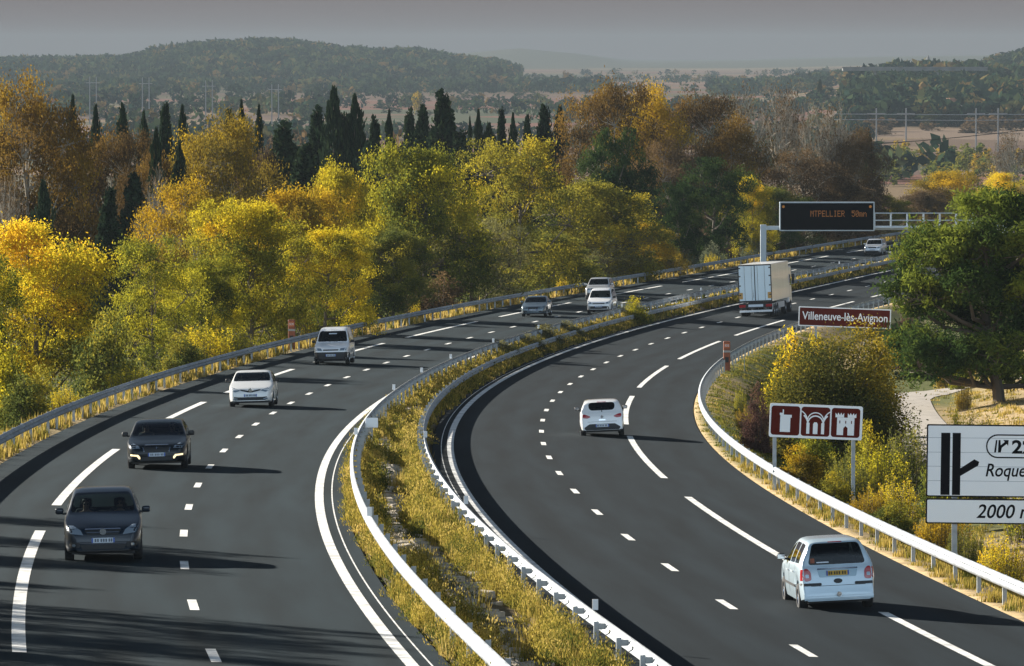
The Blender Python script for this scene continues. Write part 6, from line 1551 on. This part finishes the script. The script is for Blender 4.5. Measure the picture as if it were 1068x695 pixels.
drive('estate', 'L', 163, 490.5, True, 'black estate car with lit daytime lamps in its bumper, second oncoming car', paint('black_paint', (.003, .007, .011), .05, .3, .35), 'estate_car', 'car',
      [(1, 'driver behind the windscreen of the black estate car', True, False), (-1, 'passenger in the black estate car', False, False)])
drive('hatch', 'L', 261, 425.5, True, 'white hatchback with black grille bar and diamond badge, third oncoming car', paint('white_car_paint', (.80, .80, .78)), 'hatchback_car', 'car', [(1, 'driver of the white hatchback with the diamond badge', True, False)])
drive('van', 'L', 345, 381, True, 'tall white panel van with black bumper beside the left guardrail', paint('white_van_paint', (.86, .87, .88)), 'panel_van', 'van')
drive('saloon', 'L', 556, 331, True, 'blue grey saloon car beside the green median shrub', paint('blue_grey_paint', (.10, .14, .17), .4), 'saloon_car')
drive('mpv', 'L', 624.5, 327.5, True, 'white van-like car with black lower bumper, front one of the pair behind the saloon', paint('white_mpv_paint', (.86, .86, .86)), 'people_carrier')
drive('suv', 'L', 622, 313, True, 'silvery off-road car half hidden behind the white van-like car', paint('silver_paint', (.58, .60, .62), .4), 'off_road_car')
drive('suv', 'L', 910, 267, True, 'distant white off-road car under the gantry walkway beside the big pine', paint('pale_paint', (.62, .66, .70), .2), 'off_road_car')
drive('supermini', 'R', 629, 456, False, 'small white hatchback seen from behind in the outbound lanes', paint('white_small_paint', (.82, .82, .81)), 'hatchback_car', 'car', [(1, 'driver of the small white hatchback seen from behind', True, False)])
drive('carrier', 'R', 877, 638, False, 'silver blue people carrier seen from behind at lower right, yellow number plate', paint('silver_blue_paint', (.46, .58, .66), .25, .35), 'people_carrier', 'car', [(1, 'driver of the silver blue people carrier', True, False)])

# ---- lorry
def make_truck(u, v):
    Lt = 13.4; p, h, bk = on_road('R', u, v, Lt, False)
    root = empty('lorry', p, 0, 'white box lorry with two pale rear doors heading away behind the place name sign', 'truck', 'vehicles on the motorway')
    root.rotation_euler = (math.atan(bk) * -1 * -1, -math.atan2(h.z, math.hypot(h.x, h.y)), math.atan2(h.y, h.x))
    hl = Lt / 2; W = 2.5; zf, zt = 1.15, 3.95
    wp = plain('box_panel', (.84, .85, .86), .28, coat=.4, noise=.08, nscale=.6); dw = plain('door_panel', (.74, .85, .90), .35, noise=.03, nscale=1)
    MB().bevbox(-hl, hl - .4, -W / 2, W / 2, zf, zt, .03).build('box_body', wp, root)
    for s in (1, -1):
        y0, y1 = sorted((s * .035, s * (W / 2 - .08)))
        d = MB().bevbox(-hl - .04, -hl - .003, y0, y1, zf + .12, zt - .1, .01).build('rear_door', dw, root)
        mb = MB()
        for q in (.22, .75): mb.tube([(-hl - .065, s * q, zf + .14), (-hl - .065, s * q, zt - .12)], .018, 6)
        mb.build('lock_bar', M['chrome'], d)
        mb = MB()
        for z in (zf + .5, zf + 1.2, zf + 1.9, zf + 2.5): y0, y1 = sorted((s * (W / 2 - .2), s * (W / 2 - .06))); mb.box(-hl - .058, -hl - .041, y0, y1, z, z + .08)
        mb.build('hinge', M['black_paint'], d)
        y0, y1 = sorted((s * (W / 2 - .32), s * (W / 2 - .04))); MB().box(-hl - .05, -hl - .043, y0, y1, zf + .25, zf + .72).build('warning_panel', plain('warning_panel', (.55, .30, .08), .5), d)
        y0, y1 = sorted((s * .75, s * 1.22)); MB().bevbox(-hl - .05, -hl + .05, y0, y1, .78, .98, .02).build('tail_light', M['red_lamp'], root)
    mb = MB(); mb.box(-hl - .03, -hl - .002, -.03, .03, zf + .12, zt - .1); mb.box(-hl - .03, -hl - .002, -W / 2, W / 2, zt - .09, zt - .002); mb.box(-hl - .03, -hl - .002, -W / 2, W / 2, zf + .002, zf + .11)
    for s in (1, -1): y0, y1 = sorted((s * (W / 2 - .07), s * (W / 2 - .001))); mb.box(-hl - .03, -hl - .002, y0, y1, zf + .115, zt - .095)
    mb.box(-hl - .04, -hl - .031, .10, .16, zf + .3, zf + .95); mb.build('door_frame', M['black_paint'], root)
    mb = MB(); mb.bevbox(-hl + .02, -hl + .16, -W / 2 + .03, W / 2 - .03, .40, .56, .02); mb.build('bumper_bar', M['white'], root)
    mb = MB(); mb.box(-hl + .05, hl - 3.2, -.55, .55, .72, 1.145); mb.box(-hl + .01, -hl + .1, -W / 2 + .02, W / 2 - .02, .70, 1.06); mb.box(-hl + .2, -hl + .3, -.9, -.8, .45, .8).box(-hl + .2, -hl + .3, .8, .9, .45, .8); mb.build('chassis', M['black_paint'], root)
    MB().box(-hl - .012, -hl + .0, -.55, .55, .80, .98).build('number_plate', M['plate'], root)
    mb = MB(); mb.box(-hl + .6, hl - 3.6, -W / 2 + .06, -W / 2 + .1, .55, 1.0).box(-hl + 5.0, hl - 3.6, W / 2 - .1, W / 2 - .06, .55, 1.0); mb.build('side_guard', plain('side_guard', (.55, .58, .6), .5), root)
    for x in (-hl + 1.6, -hl + 2.9, -hl + 4.2, hl - 3.0, hl + .9):
        for s in (1, -1):
            wheel(root, x, s * (W / 2 - .2), .5, .36, 8)
    cab = MB(); cab.bevbox(hl - .2, hl + 2.0, -1.22, 1.22, .75, 3.55, .12, 3); cab.build('cab', M['white'], root)
    MB().bevbox(hl - .1, hl + 1.9, -1.0, 1.0, .5, .9, .05).build('cab_chassis', M['black_paint'], root)
    mb = MB(); mb.box(hl + 2.0, hl + 2.012, -1.05, 1.05, 2.0, 3.0); mb.build('windscreen', M['glass_d'], root)
    for s in (1, -1):
        y0, y1 = sorted((s * 1.222, s * 1.232)); MB().box(hl + .7, hl + 1.7, y0, y1, 2.05, 2.85).build('side_window', M['glass_d'], root)
        y0, y1 = sorted((s * 1.28, s * 1.5)); MB().bevbox(hl + 1.6, hl + 1.75, y0, y1, 2.2, 2.9, .04).build('wing_mirror', M['black_paint'], root)
make_truck(789, 331.5)

# ------------------------------------------------------------------ air, sky, sun, camera
hz = MB().box(-4300, 4300, -120, 16600, -3, 96).build('haze', None); tag(hz, 'thin autumn haze over the valley', 'haze', kind='stuff')
mh, nt, out = new_mat('haze'); pv = N(nt, 'ShaderNodeVolumePrincipled')
pv.inputs['Color'].default_value = (HAZE_C[0], HAZE_C[1], HAZE_C[2], 1); pv.inputs['Density'].default_value = HAZE_D; pv.inputs['Anisotropy'].default_value = 0.0
nt.links.new(pv.outputs['Volume'], out.inputs['Volume']); hz.data.materials.append(mh)

SUN_EL, SUN_AZ = 20.0, 38.0           # azimuth: degrees forward of straight left
sd = Vector((-math.cos(R(SUN_AZ)) * math.cos(R(SUN_EL)), math.sin(R(SUN_AZ)) * math.cos(R(SUN_EL)), math.sin(R(SUN_EL))))
li = bpy.data.lights.new('sun', 'SUN'); li.energy = 5.0; li.angle = R(.5); li.color = (1.0, .93, .82)
so = bpy.data.objects.new('sun', li); col.objects.link(so); so.rotation_euler = sd.to_track_quat('Z', 'Y').to_euler(); so.location = (0, 0, 80)
w = bpy.data.worlds.new('World'); scene.world = w; w.use_nodes = True; nt = w.node_tree; nt.nodes.clear()
out = nt.nodes.new('ShaderNodeOutputWorld'); bg = nt.nodes.new('ShaderNodeBackground'); bg.inputs['Strength'].default_value = .05
sk = nt.nodes.new('ShaderNodeTexSky'); sk.sky_type = 'NISHITA'; sk.sun_disc = False; sk.sun_elevation = R(SUN_EL)
sk.sun_rotation = math.atan2(sd.x, sd.y); sk.air_density = 1.0; sk.dust_density = 1.0; sk.ozone_density = 1.5
hs = nt.nodes.new('ShaderNodeHueSaturation'); hs.inputs['Saturation'].default_value = SKY_S; hs.inputs['Value'].default_value = SKY_V
nt.links.new(sk.outputs['Color'], hs.inputs['Color'])
# dull grey bank of haze low over the horizon, clear blue above
tc = nt.nodes.new('ShaderNodeTexCoord'); sx = nt.nodes.new('ShaderNodeSeparateXYZ'); nt.links.new(tc.outputs['Generated'], sx.inputs[0])
mr = nt.nodes.new('ShaderNodeMapRange'); mr.interpolation_type = 'SMOOTHSTEP'; mr.inputs['From Min'].default_value = .02; mr.inputs['From Max'].default_value = .22
nt.links.new(sx.outputs['Z'], mr.inputs['Value'])
mx = nt.nodes.new('ShaderNodeMix'); mx.data_type = 'RGBA'; mx.inputs['A'].default_value = (*BANK, 1)
nt.links.new(mr.outputs['Result'], mx.inputs['Factor']); nt.links.new(hs.outputs['Color'], mx.inputs['B'])
# added fill: made-up bright sky patch behind the camera, lifts shaded faces turned to it
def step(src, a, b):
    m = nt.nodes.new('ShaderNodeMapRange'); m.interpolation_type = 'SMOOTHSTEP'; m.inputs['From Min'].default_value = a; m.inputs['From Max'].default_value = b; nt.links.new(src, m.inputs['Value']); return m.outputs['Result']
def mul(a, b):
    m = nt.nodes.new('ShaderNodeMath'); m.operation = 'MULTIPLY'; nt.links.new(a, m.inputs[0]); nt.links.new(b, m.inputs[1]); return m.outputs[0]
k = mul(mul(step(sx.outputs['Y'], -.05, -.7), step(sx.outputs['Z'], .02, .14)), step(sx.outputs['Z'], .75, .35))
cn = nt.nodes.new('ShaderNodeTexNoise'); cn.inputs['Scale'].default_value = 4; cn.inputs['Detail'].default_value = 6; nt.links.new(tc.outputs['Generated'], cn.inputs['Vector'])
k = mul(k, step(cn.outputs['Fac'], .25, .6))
cl = nt.nodes.new('ShaderNodeMix'); cl.data_type = 'RGBA'; cl.blend_type = 'ADD'; cl.inputs['B'].default_value = (*SKY_FILL, 1)
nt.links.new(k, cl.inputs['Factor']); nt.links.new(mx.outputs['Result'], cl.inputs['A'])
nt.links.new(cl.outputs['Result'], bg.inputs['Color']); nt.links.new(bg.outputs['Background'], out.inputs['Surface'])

cam = bpy.data.cameras.new('camera'); co = bpy.data.objects.new('camera', cam); col.objects.link(co); scene.camera = co
co.location = (0, 0, ZO); co.rotation_euler = (math.pi / 2 - PIT, 0, 0)
cam.sensor_fit = 'HORIZONTAL'; cam.sensor_width = 36; cam.lens = F / 1068 * 36; cam.clip_start = 1; cam.clip_end = 30000
scene.render.engine = 'CYCLES'
scene.cycles.max_bounces = 6; scene.cycles.transparent_max_bounces = 12; scene.cycles.transmission_bounces = 4; scene.cycles.volume_bounces = 0; scene.cycles.diffuse_bounces = 3
vs = scene.view_settings; vs.view_transform = 'Standard'; vs.look = 'None'; vs.exposure = EXPO; vs.gamma = 1
